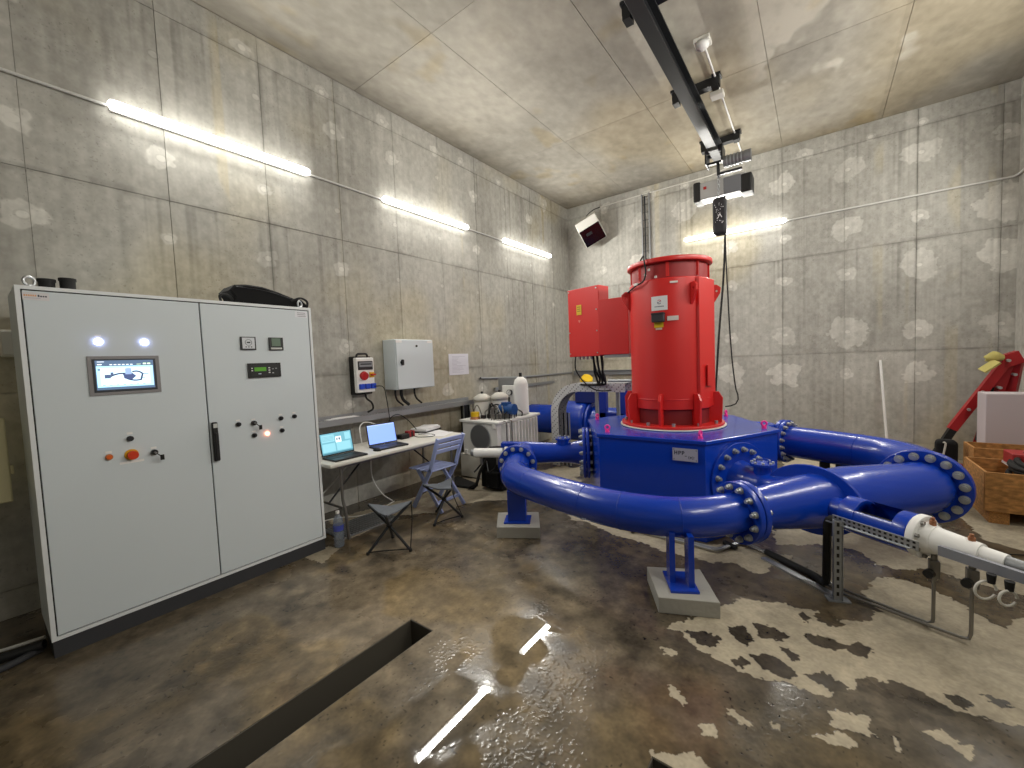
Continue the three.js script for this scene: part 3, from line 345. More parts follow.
// ---------- wall things above the table ----------
{
  const e = thing('wall_enclosure', 'light grey wall enclosure above the cable tray', 'enclosure', [-4.2, 1.285, -3.43]);
  part(e, 'case', rbox(0.235, 0.615, 0.6, 0.008, -4.2, 1.595, -3.432), M.cabinet); part(e, 'door', rbox(0.018, 0.6, 0.585, 0.005, -4.072, 1.595, -3.432), M.cabinet);
  part(e, 'door_lock', [cy(V(-4.066, 1.62, -3.21), V(-4.05, 1.62, -3.21), 0.022, 0.022), rbox(0.03, 0.07, 0.03, 0.008, -4.045, 1.62, -3.21)], M.black); part(e, 'keyhole', cy(V(-4.066, 1.82, -3.45), V(-4.054, 1.82, -3.45), 0.014), M.black);
  part(e, 'name_label', box(0.002, 0.03, 0.09, -4.062, 1.875, -3.18), M.white); part(e, 'name_label', box(0.002, 0.03, 0.08, -4.062, 1.875, -3.67), M.white);
  const cabl = (z, r, label) => single('drop_cable', label, 'cable', [tube([[-4.18, 1.285, z], [-4.18, 1.22, z], [-4.17, 1.15, z - 0.02], [-4.17, 1.085, z - 0.1]], r, 8, 20)], M.rubber, 'cables below the grey enclosure');
  cabl(-3.18, 0.012, 'black cable leaving the grey enclosure, leftmost of three'); cabl(-3.27, 0.02, 'thick black cable in the middle below the grey enclosure'); cabl(-3.48, 0.012, 'black cable leaving the grey enclosure, rightmost of three');
  const s = thing('socket_box', 'portable socket board with blue and red sockets on the wall', 'socket box', [-4.25, 1.27, -2.77]);
  part(s, 'back_plate', [rbox(0.1, 0.44, 0.225, 0.01, -4.27, 1.485, -2.775)], M.black); part(s, 'case', [rbox(0.06, 0.4, 0.232, 0.012, -4.2, 1.49, -2.775)], M.white);
  part(s, 'carry_handle', [bent([[-4.21, 1.68, -2.69], [-4.21, 1.735, -2.7], [-4.21, 1.735, -2.83], [-4.21, 1.68, -2.84]], 0.012, 0.03, 8)], M.black);
  part(s, 'breaker_window', [[rbox(0.014, 0.1, 0.19, 0.005, -4.167, 1.6, -2.775), 0x25282c], [box(0.016, 0.05, 0.165, -4.1635, 1.61, -2.775), 0x8d9298], [box(0.018, 0.016, 0.14, -4.162, 1.615, -2.775), 0x30343a]], vcMat(0.4));
  part(s, 'red_socket', [cy(V(-4.17, 1.485, -2.745), V(-4.135, 1.475, -2.745), 0.05, 0.045, 24)], std({ color: 0xb81f22, roughness: 0.45 }), 'round red socket'); part(s, 'yellow_switch', [[rbox(0.02, 0.06, 0.06, 0.006, -4.163, 1.49, -2.85), 0xe2b21a], [box(0.04, 0.018, 0.05, -4.14, 1.492, -2.85), 0xc8301a]], vcMat(0.45), 'yellow switch with red handle');
  for (const z of [-2.71, -2.785, -2.86]) part(s, 'blue_socket', [rbox(0.035, 0.06, 0.062, 0.008, -4.158, 1.36, z)], std({ color: 0x1546c8, roughness: 0.45 }), 'blue lidded socket');
  single('socket_cable', 'black cable hanging from the socket board to the cable tray', 'cable', [tube([[-4.2, 1.285, -2.775], [-4.19, 1.22, -2.78], [-4.18, 1.16, -2.84], [-4.18, 1.09, -2.85], [-4.18, 1.06, -2.78]], 0.011, 8, 24)], M.rubber);
  single('socket_lead', 'thin dark lead from the blue sockets down to the laptops', 'cable', [tube([[-4.14, 1.355, -2.86], [-4.1, 1.34, -2.95], [-4.09, 1.2, -2.98], [-4.05, 0.95, -2.98], [-4.0, 0.8, -2.95], [-3.85, 0.752, -2.85]], 0.005, 6, 30)], M.rubber);
  single('wall_notice', 'white laminated notice sheet taped to the left wall', 'notice', at(new RoundedBoxGeometry(0.42, 0.315, 0.004, 2, 0.002), -4.314, 1.566, -4.46, 0, PI / 2, 0), std({ map: canvasTex(256, 192, (g, w, h) => { g.fillStyle = '#dddde8'; g.fillRect(0, 0, w, h); g.strokeStyle = '#8a8a9c'; g.lineWidth = 1.6; const r = rng(4); for (let i = 0; i < 13; i++) { g.beginPath(); g.moveTo(40, 24 + i * 12); g.lineTo(90 + r() * 130, 24 + i * 12); g.stroke(); } }), roughness: 0.5 }));
  // cable tray on brackets
  const t = thing('cable_tray', 'perforated grey cable tray running along the left wall above the table', 'cable tray', [-4.22, 0.98, -3.2]);
  const slots = canvasTex(256, 128, (g, w, h) => { g.fillStyle = '#a3a5a6'; g.fillRect(0, 0, w, h); g.fillStyle = '#35373a'; for (let j = 0; j < 3; j++) for (let i = 0; i < 4; i++) { g.beginPath(); g.roundRect ? g.roundRect(i * 64 + (j % 2) * 32 - 4, 14 + j * 40, 36, 18, 9) : g.rect(i * 64 + (j % 2) * 32 - 4, 14 + j * 40, 36, 18); g.fill(); } });
  slots.wrapS = slots.wrapT = THREE.RepeatWrapping;
  const tm = std({ map: slots, roughness: 0.45, metalness: 0.5 });
  part(t, 'tray_floor', uvFrom(box(0.2, 0.004, 2.86, -4.21, 1.012, -3.2), (x, y, z) => z * 6, (x) => x * 5), tm);
  part(t, 'side_rail', [box(0.004, 0.06, 2.86, -4.108, 1.0, -3.2), box(0.016, 0.004, 2.86, -4.116, 1.032, -3.2)], M.galv); part(t, 'side_rail', [box(0.004, 0.06, 2.86, -4.312, 1.03, -3.2)], M.galv);
  for (const z of [-2.2, -3.0, -3.8, -4.5]) part(t, 'bracket', [box(0.2, 0.03, 0.03, -4.215, 0.985, z)], M.darkSteel);
  single('tray_paper', 'white papers lying in the cable tray below the socket board', 'paper', [box(0.15, 0.012, 0.3, -4.2, 1.024, -2.45, 0, 0.1, 0), box(0.13, 0.008, 0.26, -4.19, 1.034, -2.5, 0, -0.1, 0)], M.paper);
  const p = thing('cable_riser', 'grey upright cable channel under the end of the wall tray', 'cable channel', [-4.28, 0, -4.52]);
  part(p, 'channel', [box(0.05, 0.96, 0.14, -4.29, 0.48, -4.52)], M.darkSteel); part(p, 'channel_lip', [box(0.02, 0.96, 0.012, -4.258, 0.48, -4.453), box(0.02, 0.96, 0.012, -4.258, 0.48, -4.587)], M.galv);
  single('cable_loop', 'round loop of black cable hanging beside the cable channel', 'cable', [at(new THREE.TorusGeometry(0.075, 0.008, 8, 28), -4.17, 0.76, -4.66, 0, PI / 2 - 0.4, 0), tube([[-4.19, 0.98, -4.6], [-4.18, 0.9, -4.58], [-4.17, 0.8, -4.585]], 0.008, 6)], M.rubber);
  single('wall_rail', 'thin dark handrail pipe along the left wall into the corner', 'pipe', [tube([[-4.285, 1.33, -4.9], [-4.285, 1.29, -6], [-4.285, 1.28, -7.9]], 0.02, 8, 20)], M.galv);
  single('wall_cable_tray', 'narrow perforated rail on the left wall behind the white hydraulic unit', 'rail', [box(0.04, 0.05, 1.9, -4.29, 1.13, -6.2)], M.galv);
}
// ---------- table and what is on it ----------
{
  const t = thing('folding_table', 'long white folding table with grey tube legs along the left wall', 'table', [-3.73, 0, -2.69]);
  part(t, 'tabletop', rbox(0.7, 0.035, 1.71, 0.015, -3.725, 0.7275, -2.695), M.offwhite);
  const leg = (z, s) => {
    for (const x of [-3.48, -3.98]) part(t, 'leg', [bent([[x, 0.71, z], [x, 0.36, z], [x + (x > -3.7 ? 0.015 : -0.015), 0.3, z - 0.01 * s], [x + (x > -3.7 ? 0.03 : -0.03), 0.012, z - 0.02 * s]], 0.014, 0.05, 8)], M.steel);
    part(t, 'cross_bar', [cy(V(-3.48, 0.3, z), V(-3.98, 0.3, z), 0.011, 0.011, 8)], M.steel); part(t, 'brace', [cy(V(-3.73, 0.3, z), V(-3.73, 0.7, z - 0.45 * s), 0.009, 0.009, 8)], M.darkSteel);
  };
  leg(-2.0, 1); leg(-3.4, -1);
  part(t, 'under_frame', [box(0.02, 0.03, 1.5, -3.44, 0.7, -2.7), box(0.02, 0.03, 1.5, -4.0, 0.7, -2.7)], M.steel);
  const laptop = (z, x, tex, label, sl, turn) => {
    const l = thing('laptop', label, 'laptop', [x, 0.745, z], 'laptops on the folding table', turn);   // local: screen faces +z
    part(l, 'base', rbox(0.33, 0.017, 0.23, 0.006, 0, 0.0085, 0.115), M.darkSteel); part(l, 'keyboard', [box(0.29, 0.002, 0.1, 0, 0.018, 0.085)], M.black); part(l, 'touchpad', [box(0.1, 0.0015, 0.06, 0, 0.0178, 0.185)], M.plinth);
    const lid = part(l, 'lid', [at(rbox(0.33, 0.22, 0.008, 0.004, 0, 0.11, 0), 0, 0.017, 0, -0.2, 0, 0)], M.black);
    part(lid, 'screen', at(new THREE.PlaneGeometry(0.31, 0.196), 0, 0.127, -0.0172, -0.2, 0, 0), std({ color: 0x000000, emissive: 0xffffff, emissiveMap: tex, emissiveIntensity: 0.6, roughness: 0.3 }), sl);
  };
  laptop(-2.095, -3.665, canvasTex(320, 200, (g, w, h) => { g.fillStyle = '#5f98a6'; g.fillRect(0, 0, w, h); g.fillStyle = '#3c6a78'; g.fillRect(0, 186, w, 14); g.fillStyle = '#7fb6c2'; for (const [a, b, c, d] of [[10, 12, 130, 70], [10, 96, 130, 80], [152, 96, 150, 80], [250, 12, 60, 70]]) g.fillRect(a, b, c, d); g.fillStyle = '#e6eef0'; g.fillRect(150, 40, 60, 56); g.fillStyle = '#4a5d70'; g.fillRect(158, 56, 16, 18); g.fillRect(182, 52, 18, 24); g.strokeStyle = '#3f6f7d'; g.lineWidth = 2; for (let i = 0; i < 4; i++) { g.beginPath(); g.moveTo(14, 30 + i * 12); g.lineTo(130, 30 + i * 12); g.stroke(); } }), 'open laptop with teal desktop on the table end next to the cabinet', 'lit teal screen with open windows', PI / 2);
  laptop(-2.62, -3.695, canvasTex(320, 200, (g, w, h) => { g.fillStyle = '#7e9cf0'; g.fillRect(0, 0, w, h); g.fillStyle = '#9db4f5'; g.fillRect(0, 0, w, 10); g.fillStyle = '#8ba6f2'; g.fillRect(14, 24, 120, 3); g.fillRect(14, 34, 90, 3); }), 'open laptop with plain light blue screen in the middle of the table', 'lit plain blue screen', PI / 2 - 0.12);
  const ms = new THREE.SphereGeometry(0.5, 16, 10, 0, PI * 2, 0, PI / 2); single('computer_mouse', 'dark computer mouse on the table in front of the blue screen laptop', 'mouse', ms.scale(0.11, 0.07, 0.065).translate(-3.52, 0.745, -2.42), M.darkSteel);
  const k = thing('test_clamp', 'black and red test tool lying on the table between laptop and papers', 'tool', [-3.82, 0.745, -3.03]);
  part(k, 'body', [rbox(0.08, 0.055, 0.12, 0.012, -3.8, 0.773, -2.97), rbox(0.06, 0.05, 0.1, 0.012, -3.86, 0.77, -2.9, 0, 0.5, 0)], M.black); part(k, 'red_grip', [rbox(0.07, 0.075, 0.05, 0.012, -3.83, 0.783, -3.06), rbox(0.07, 0.07, 0.03, 0.012, -3.84, 0.781, -3.13)], std({ color: 0x8e1c22, roughness: 0.5 }), 'dark red grip'); part(k, 'collar', [rbox(0.072, 0.06, 0.025, 0.008, -3.835, 0.775, -3.097)], M.black);
  const b = thing('notebook', 'open notebook and papers stacked at the back of the table', 'notebook', [-3.99, 0.745, -3.45]);
  part(b, 'cover', rbox(0.25, 0.02, 0.34, 0.005, -3.98, 0.755, -3.46, 0, 0.25, 0), M.darkSteel); part(b, 'pages', [box(0.23, 0.03, 0.31, -3.98, 0.78, -3.46, 0, 0.25, 0), box(0.2, 0.006, 0.28, -3.97, 0.8, -3.48, 0, 0.5, 0)], M.paper);
  single('paper_sheet', 'white sheets spread on the right end of the table', 'paper', [box(0.21, 0.003, 0.3, -3.62, 0.7465, -3.37, 0, 0.4, 0), box(0.21, 0.003, 0.3, -3.78, 0.7485, -3.4, 0, -0.2, 0)], M.paper);
  single('laptop_cable', 'white cable looping behind the blue screen laptop', 'cable', [tube([[-3.9, 0.76, -2.5], [-4.0, 0.93, -2.55], [-4.02, 0.97, -2.65], [-3.98, 0.9, -2.78], [-3.9, 0.752, -2.8]], 0.006, 6, 30)], M.white);
  single('arched_cable', 'thin dark cable arching over the table behind the test tool', 'cable', [tube([[-3.95, 0.755, -2.85], [-4.02, 0.95, -2.95], [-4.03, 1.0, -3.08], [-4.0, 0.92, -3.2], [-3.92, 0.8, -3.26]], 0.005, 6, 30)], M.rubber);
  single('phone_lead', 'thin black lead lying in curls on the table by the papers', 'cable', [tube([[-3.85, 0.75, -3.15], [-3.7, 0.75, -3.1], [-3.58, 0.75, -3.2], [-3.65, 0.75, -3.3], [-3.8, 0.752, -3.27], [-3.84, 0.752, -3.22]], 0.004, 5, 40)], M.rubber);
  single('hanging_cable', 'white cable hanging below the table behind the front stool', 'cable', [tube([[-4.05, 0.7, -2.72], [-4.06, 0.5, -2.7], [-4.07, 0.3, -2.72], [-4.03, 0.12, -2.8], [-3.98, 0.012, -2.9]], 0.007, 6, 30)], M.white);
  single('floor_lead', 'white cable lying on the floor under the table', 'cable', [tube([[-3.95, 0.012, -2.9], [-3.85, 0.01, -2.6], [-3.9, 0.01, -2.4], [-4.05, 0.01, -2.25], [-4.1, 0.01, -2.1]], 0.007, 6, 30)], M.offwhite);
  single('sloping_cable', 'white cable sloping under the table near the cabinet', 'cable', [tube([[-4.08, 0.62, -2.55], [-4.1, 0.45, -2.35], [-4.1, 0.3, -2.15], [-4.12, 0.25, -2.0]], 0.008, 6, 24)], M.conduit);
  // floor grating plate
  const gr = thing('floor_grating', 'ribbed grey metal plate on the floor under the table', 'grating', [-3.72, 0.0, -2.3]);
  part(gr, 'plate', box(0.36, 0.012, 0.62, -3.68, 0.007, -2.3, 0, 0, 0), M.galv);
  for (let i = 0; i < 20; i++) part(gr, 'rib', box(0.35, 0.008, 0.009, -3.68, 0.016, -2.01 - i * 0.0305), M.zinc);
  // water bottle
  const bt = thing('water_bottle', 'clear plastic water bottle with blue label standing by the cabinet corner', 'bottle', [-3.405, 0, -1.9]);
  const bp = lathe([[0, 0.002], [0.036, 0.002], [0.042, 0.012], [0.042, 0.06], [0.04, 0.065], [0.042, 0.07], [0.042, 0.11], [0.04, 0.115], [0.042, 0.12], [0.042, 0.22], [0.036, 0.255], [0.016, 0.29], [0.0135, 0.305]], 24);
  part(bt, 'bottle_body', bp.translate(-3.405, 0, -1.9), M.glass); part(bt, 'bottle_label', [cy(V(-3.405, 0.15, -1.9), V(-3.405, 0.2, -1.9), 0.0432, 0.0432, 24, true)], std({ color: 0x4a56b0, roughness: 0.5, side: THREE.DoubleSide }), 'blue band label'); part(bt, 'cap', cy(V(-3.405, 0.3, -1.9), V(-3.405, 0.322, -1.9), 0.016, 0.016, 16), M.white);
}
// ---------- seats ----------
{
  const stool = (cx, cz, feet, label) => {
    const s = thing('folding_stool', label, 'stool', [cx, 0, cz], 'black folding tripod stools'), H = 0.37, hub = V(cx, 0.2, cz);
    const tops = feet.map(([x, z], i) => { const [a, b] = feet[(i + 1) % 3], [c, d] = feet[(i + 2) % 3]; return V(cx + ((a + c) / 2 - cx) * 2.1, H, cz + ((b + d) / 2 - cz) * 2.1); });
    const sh = []; for (let i = 0; i < 3; i++) { const p = tops[i], q = tops[(i + 1) % 3]; sh.push([p.x, -p.z]); sh.push([(p.x + q.x) / 2 * 0.86 + cx * 0.14, -((p.z + q.z) / 2 * 0.86 + cz * 0.14)]); }
    const g = extr(sh, 0.008, 0.004); g.rotateX(-PI / 2); g.translate(0, H - 0.012, 0);
    { const p = g.attributes.position; for (let i = 0; i < p.count; i++) { const d = Math.hypot(p.getX(i) - cx, p.getZ(i) - cz); p.setY(i, p.getY(i) - 0.03 * sst(0.22, 0.08, d)); } g.computeVertexNormals(); }
    part(s, 'seat', g, M.stoolSeat);
    feet.forEach(([x, z], i) => { const f = V(x, 0.008, z); part(s, 'leg', [cy(f, hub, 0.012, 0.012, 8), cy(hub, tops[i].clone().setY(H - 0.01), 0.012, 0.012, 8)], M.stoolLeg); part(s, 'foot', cy(V(x, 0, z), V(x, 0.022, z), 0.014, 0.012, 10), M.rubber); });
    part(s, 'hub', new THREE.SphereGeometry(0.026, 12, 8).translate(cx, 0.2, cz), M.black);
    part(s, 'strap', [tube([[feet[0][0], 0.02, feet[0][1]], [(feet[0][0] + feet[1][0]) / 2, 0.03, (feet[0][1] + feet[1][1]) / 2 + 0.02], [feet[1][0], 0.02, feet[1][1]]], 0.006, 6, 12), tube([[feet[1][0], 0.02, feet[1][1]], [tops[0].x, 0.2, tops[0].z], [tops[0].x, H - 0.02, tops[0].z]].map((q) => q), 0.005, 6, 12)], M.rubber);
  };
  stool(-2.99, -2.13, [[-3.04, -1.94], [-2.78, -2.18], [-3.14, -2.27]], 'black tripod stool with grey seat, nearest to the cabinet');
  stool(-3.07, -2.86, [[-3.01, -2.66], [-2.93, -2.97], [-3.27, -2.93]], 'black tripod stool with grey seat, in front of the blue chair');
  const c = thing('folding_chair', 'light blue plastic folding chair with slatted seat at the table', 'chair', [-3.42, 0, -3.1], null, -PI / 2);   // local: faces +z (towards the table), x across
  for (const x of [-0.19, 0.19]) { part(c, 'back_leg_frame', [bar(V(x, 0.006, 0.19), V(x, 0.46, -0.12), 0.022, 0.045), bar(V(x, 0.44, -0.11), V(x, 0.8, -0.25), 0.022, 0.04)], M.lilac); part(c, 'front_leg', bar(V(x * 0.88, 0.006, -0.24), V(x * 0.88, 0.43, 0.12), 0.02, 0.04), M.lilac); }
  for (let i = 0; i < 5; i++) part(c, 'seat_slat', rbox(0.4, 0.016, 0.062, 0.005, 0, 0.44, 0.2 - i * 0.075), M.lilac);
  for (let i = 0; i < 3; i++) part(c, 'back_slat', rbox(0.36, 0.045, 0.016, 0.006, 0, 0.775 - i * 0.062, -0.242 + i * 0.025, -0.3, 0, 0), M.lilac);
  part(c, 'cross_bar', [bar(V(-0.18, 0.2, 0.06), V(0.18, 0.2, 0.06), 0.02, 0.03), bar(V(-0.16, 0.1, -0.165), V(0.16, 0.1, -0.165), 0.02, 0.03)], M.lilac);
}
// ---------- turbine: housing, generator, distributor pipes ----------
const YP = 0.5, W = (x, z, y = YP) => V(x, y, z), GC = V(-1.232, 0, -4.41);
const azv = (d) => V(Math.sin(rad(d)), 0, Math.cos(rad(d)));
const boltGeo = {};
function flangePair(t, c, az, R, rb, N, phase, size, th, bore, two = true) { // c: plane of the nuts, az: the way they face
  const n = azv(az), u = V(Math.cos(rad(az)), 0, -Math.sin(rad(az))), face = c.clone().addScaledVector(n, -0.013);
  const h = two ? th / 2 - 0.002 : th;
  const f1 = part(t, 'flange', ring(face.clone().addScaledVector(n, -h), n, R, bore, h), M.blue);
  if (two) part(t, 'flange', ring(face.clone().addScaledVector(n, -th), n, R, bore, h), M.blue);
  const key = size + '/' + th, g = boltGeo[key] ??= (() => { const L = th + 0.026, a = new THREE.CylinderGeometry(size, size, 0.022, 6), b = new THREE.CylinderGeometry(size * 0.6, size * 0.55, two ? L + 0.026 : 0.026, 10), d = new THREE.CylinderGeometry(size, size, 0.022, 6), e = new THREE.CylinderGeometry(size * 1.18, size * 1.18, 0.004, 14); return mergeGeometries([flat(a), flat(b.translate(0, two ? 0.013 - L / 2 : 0.013, 0)), flat(e.translate(0, -0.011, 0)), ...(two ? [flat(d.translate(0, -L, 0))] : [])]); })();
  const q = new THREE.Quaternion().setFromUnitVectors(UPV, n);
  for (let k = 0; k < N; k++) { const a = rad(phase) + k * 2 * PI / N; copyPart(f1, 'bolt', g, M.bolt, c.clone().addScaledVector(u, rb * Math.cos(a)).add(V(0, rb * Math.sin(a), 0)), q); }
}
{ // hexagonal housing
  const h = thing('turbine_housing', 'blue six-sided turbine housing under the red generator', 'turbine', [GC.x, 0, GC.z]);
  const hex = (s) => [0, 1, 2, 3, 4, 5].map((k) => { const a = rad(31.5 + 60 * k); return [GC.x + s * Math.sin(a), -(GC.z + s * Math.cos(a))]; });
  const body = extr(hex(0.928), 0.82, 0.004); body.rotateX(-PI / 2); part(h, 'body', body.translate(0, 0.004, 0), M.blue);
  const top = extr(hex(0.948), 0.024, 0.005); top.rotateX(-PI / 2); part(h, 'top_plate', top.translate(0, 0.831, 0), M.blue);
  for (let k = 0; k < 6; k++) { const d = azv(31.5 + 60 * k), p = GC.clone().addScaledVector(d, 0.83); part(h, 'lifting_eye', [cy(V(p.x, 0.86, p.z), V(p.x, 0.88, p.z), 0.022, 0.02, 12), at(new THREE.TorusGeometry(0.021, 0.009, 8, 18), p.x, 0.905, p.z, 0, rad(k % 2 ? 20 : 75), 0)], M.pink, 'pink lifting eye'); }
  const n = azv(1.5); part(h, 'name_plate', [at(new THREE.BoxGeometry(0.2, 0.108, 0.004), -0.898, 0.733, -3.6, 0, rad(1.5), 0).translate(0, 0, 0.008)], std({ map: canvasTex(200, 108, (g, w, hh) => { g.fillStyle = '#b9b7c2'; g.fillRect(0, 0, w, hh); g.fillStyle = '#15182a'; g.font = 'bold 46px sans-serif'; g.fillText('HPP', 10, 56); g.fillRect(98, 62, 16, 5); g.font = 'bold 32px sans-serif'; g.fillText('(e):', 126, 84); for (const [x, y] of [[8, 10], [w - 14, 10], [8, hh - 14], [w - 14, hh - 14]]) { g.beginPath(); g.arc(x + 3, y + 2, 4, 0, 7); g.fill(); } }), roughness: 0.4, metalness: 0.2 }), 'grey plate with HPP written on it');
}
{ // red generator
  const g = thing('generator', 'tall red cylindrical generator standing on the blue housing', 'generator', [GC.x, 0.86, GC.z]);
  const L = (prof, seg = 56) => lathe(prof, seg).translate(GC.x, 0, GC.z);
  part(g, 'base_seal', L([[0.3, 0.859], [0.515, 0.859], [0.515, 0.874], [0.3, 0.874]]), M.offwhite, 'pale ring under the base flange');
  part(g, 'base_flange', L([[0.3, 0.874], [0.495, 0.874], [0.5, 0.879], [0.5, 0.895], [0.495, 0.9], [0.3, 0.9]]), M.red);
  part(g, 'vent_cage', L([[0.365, 0.9], [0.365, 1.06]]), M.redDark, 'dark red perforated air inlet ring');
  part(g, 'body', L([[0.3, 1.05], [0.386, 1.05], [0.39, 1.055], [0.39, 2.3], [0.382, 2.31], [0.36, 2.312]]), M.red);
  part(g, 'cooling_band', L([[0.391, 1.14], [0.393, 1.142], [0.393, 1.15], [0.391, 1.152]]), M.red);
  part(g, 'neck', L([[0.362, 2.31], [0.362, 2.47]]), std({ color: 0x94181c, roughness: 0.55 }), 'darker red slotted neck under the top cap');
  for (let k = 0; k < 8; k++) { const d = azv(k * 45 + 14); part(g, 'neck_post', bar(V(GC.x + d.x * 0.364, 2.325, GC.z + d.z * 0.364), V(GC.x + d.x * 0.364, 2.462, GC.z + d.z * 0.364), 0.03, 0.008), M.red); }
  part(g, 'top_cap', L([[0, 2.462], [0.4, 2.462], [0.407, 2.468], [0.407, 2.5], [0.4, 2.507], [0, 2.525]]), M.red);
  for (let k = 0; k < 8; k++) { // gussets between base flange and body
    const a = 3 + 45 * k, d = azv(a); const pr = extr([[0.36, 0.9], [0.475, 0.9], [0.485, 1.14], [0.45, 1.2], [0.36, 1.2]], 0.018, 0.002); pr.translate(0, 0, -0.009); pr.rotateY(rad(a) - PI / 2); part(g, 'gusset', pr.translate(GC.x, 0, GC.z), M.red);
  }
  for (let k = 0; k < 12; k++) { const d = azv(18 + 30 * k); part(g, 'anchor_bolt', cy(V(GC.x + d.x * 0.455, 0.9, GC.z + d.z * 0.455), V(GC.x + d.x * 0.455, 0.928, GC.z + d.z * 0.455), 0.017, 0.017, 6), M.bolt); }
  for (const a of [-62, 46, 104]) { const pr = extr([[0.37, 2.02], [0.43, 2.1], [0.47, 2.17], [0.475, 2.22], [0.44, 2.25], [0.37, 2.25]], 0.022, 0.002, [[[0.425, 2.19], [0.44, 2.175], [0.455, 2.19], [0.44, 2.205]]]); pr.translate(0, 0, -0.011); pr.rotateY(rad(a) - PI / 2); part(g, 'lifting_lug', pr.translate(GC.x, 0, GC.z), M.red); }
  { const d = azv(76); const p = V(GC.x + d.x * 0.345, 0, GC.z + d.z * 0.345); part(g, 'side_duct', [rbox(0.31, 1.24, 0.09, 0.006, 0, 1.68, 0, 0, rad(76), 0).translate(p.x, 0, p.z)], M.red, 'flat upright duct on the right flank'); const q = V(GC.x + d.x * 0.388, 0, GC.z + d.z * 0.388); part(g, 'hatch', [box(0.11, 0.2, 0.012, 0.02, 1.37, 0, 0, rad(76), 0).translate(q.x, 0, q.z)], M.red); }
  const face = (name, az, y, w, h, list, label, mat) => { const d = azv(az); return part(g, name, list.map((it) => [it[0].rotateY(rad(az)).translate(GC.x + d.x * 0.391, y, GC.z + d.z * 0.391), it[1]]), mat ?? vcMat(0.45), label); };
  { const d = azv(2.5); part(g, 'maker_label', at(new THREE.CylinderGeometry(0.3925, 0.3925, 0.135, 10, 1, true, rad(2.5 - 11), rad(22)), GC.x, 2.075, GC.z), std({ map: canvasTex(200, 160, (c, w, h) => { c.fillStyle = '#dcdde0'; c.fillRect(0, 0, w, h); c.strokeStyle = '#5a5e70'; c.lineWidth = 7; c.beginPath(); c.arc(100, 66, 22, 0.5, 3.3); c.stroke(); c.strokeStyle = '#c05060'; c.beginPath(); c.arc(100, 66, 22, 3.7, 6.2); c.stroke(); c.strokeStyle = '#5a5e70'; c.beginPath(); c.moveTo(82, 76); c.lineTo(118, 56); c.stroke(); c.fillStyle = '#4a4e60'; for (let i = 0; i < 9; i++) c.fillRect(42 + i * 13, 112, 10, 10); }), roughness: 0.4 }), 'white plate with a round emblem and one line of print'); }
  face('sensor_box', 1.7, 1.935, 0, 0, [[rbox(0.115, 0.08, 0.06, 0.008, 0, 0, 0.028), 0x35343a], [rbox(0.12, 0.02, 0.066, 0.006, 0, 0.038, 0.028), 0x2a292e]], 'dark grey sensor box');
  face('warning_tag', 1.6, 1.872, 0, 0, [[box(0.085, 0.055, 0.004, 0, 0, 0.006), 0xd8b41a], [box(0.06, 0.018, 0.004, 0, -0.04, 0.006), 0xc9b0a0]], 'yellow tag below the sensor box');
  face('name_strip', 20, 1.925, 0, 0, [[box(0.1, 0.042, 0.003, 0, 0, 0.004), 0xd6ccc6]], 'small white strip'); face('name_strip', 22, 2.262, 0, 0, [[box(0.07, 0.018, 0.003, 0, 0, 0.004), 0xe0d8d4]]);
  const cb = rad(-12), B = V(-2.26, 0, -4.64);
  const tb = part(g, 'terminal_box', [rbox(0.47, 0.83, 0.2, 0.008, 0, 2.015, 0, 0, cb, 0).translate(B.x, 0, B.z)], M.red, 'square red terminal box on the left flank');
  const onb = (lx, y, dz) => V(B.x + lx * Math.cos(cb) + dz * Math.sin(cb), y, B.z - lx * Math.sin(cb) + dz * Math.cos(cb));
  { const p = onb(-0.06, 2.17, 0.103); part(tb, 'warning_label', [[box(0.075, 0.12, 0.003, 0, 0, 0, 0, cb, 0).translate(p.x, p.y, p.z), 0xd8b020]].concat([0.035, 0.01, -0.015].map((dy) => { const q = onb(-0.06, 2.17 + dy, 0.105); return [box(0.05, 0.008, 0.002, 0, 0, 0, 0, cb, 0).translate(q.x, q.y, q.z), 0x8a6a10]; })), vcMat(0.6), 'yellow warning label'); }
  { const p = onb(-0.06, 2.035, 0.1015), t = new THREE.CylinderGeometry(0.022, 0.022, 0.003, 3); t.rotateX(PI / 2); t.rotateY(cb); part(tb, 'hazard_triangle', [[t.translate(p.x, p.y, p.z), 0xe08878]], vcMat(0.6), 'small pale hazard triangle'); }
  for (const [x, y] of [[-0.215, 2.4], [0.2, 2.4], [-0.215, 1.9], [0.2, 1.9], [0.2, 2.15], [0.2, 1.64], [-0.215, 1.64]]) { const p = onb(x, y, 0.098), q = onb(x, y, 0.108); part(tb, 'lid_screw', cy(p, q, 0.008, 0.008, 8), M.bolt); }
  part(g, 'terminal_neck', [rbox(0.36, 0.64, 0.28, 0.006, -1.88, 1.93, -4.62)], M.red, 'red box neck joining the terminal box to the body'); part(g, 'neck_tray', [box(0.3, 0.04, 0.26, -1.85, 1.595, -4.62)], M.galv);
  // lead over the top
  part(g, 'sensor_lead', [tube([[-1.42, 2.53, -4.12], [-1.36, 2.545, -4.03], [-1.34, 2.49, -3.985], [-1.33, 2.38, -4.0], [-1.36, 2.3, -4.005], [-1.44, 2.275, -4.04], [-1.56, 2.25, -4.17], [-1.65, 2.24, -4.3], [-1.75, 2.26, -4.5]], 0.008, 6, 50)], M.rubber, 'black lead running over the cap to the terminal box');
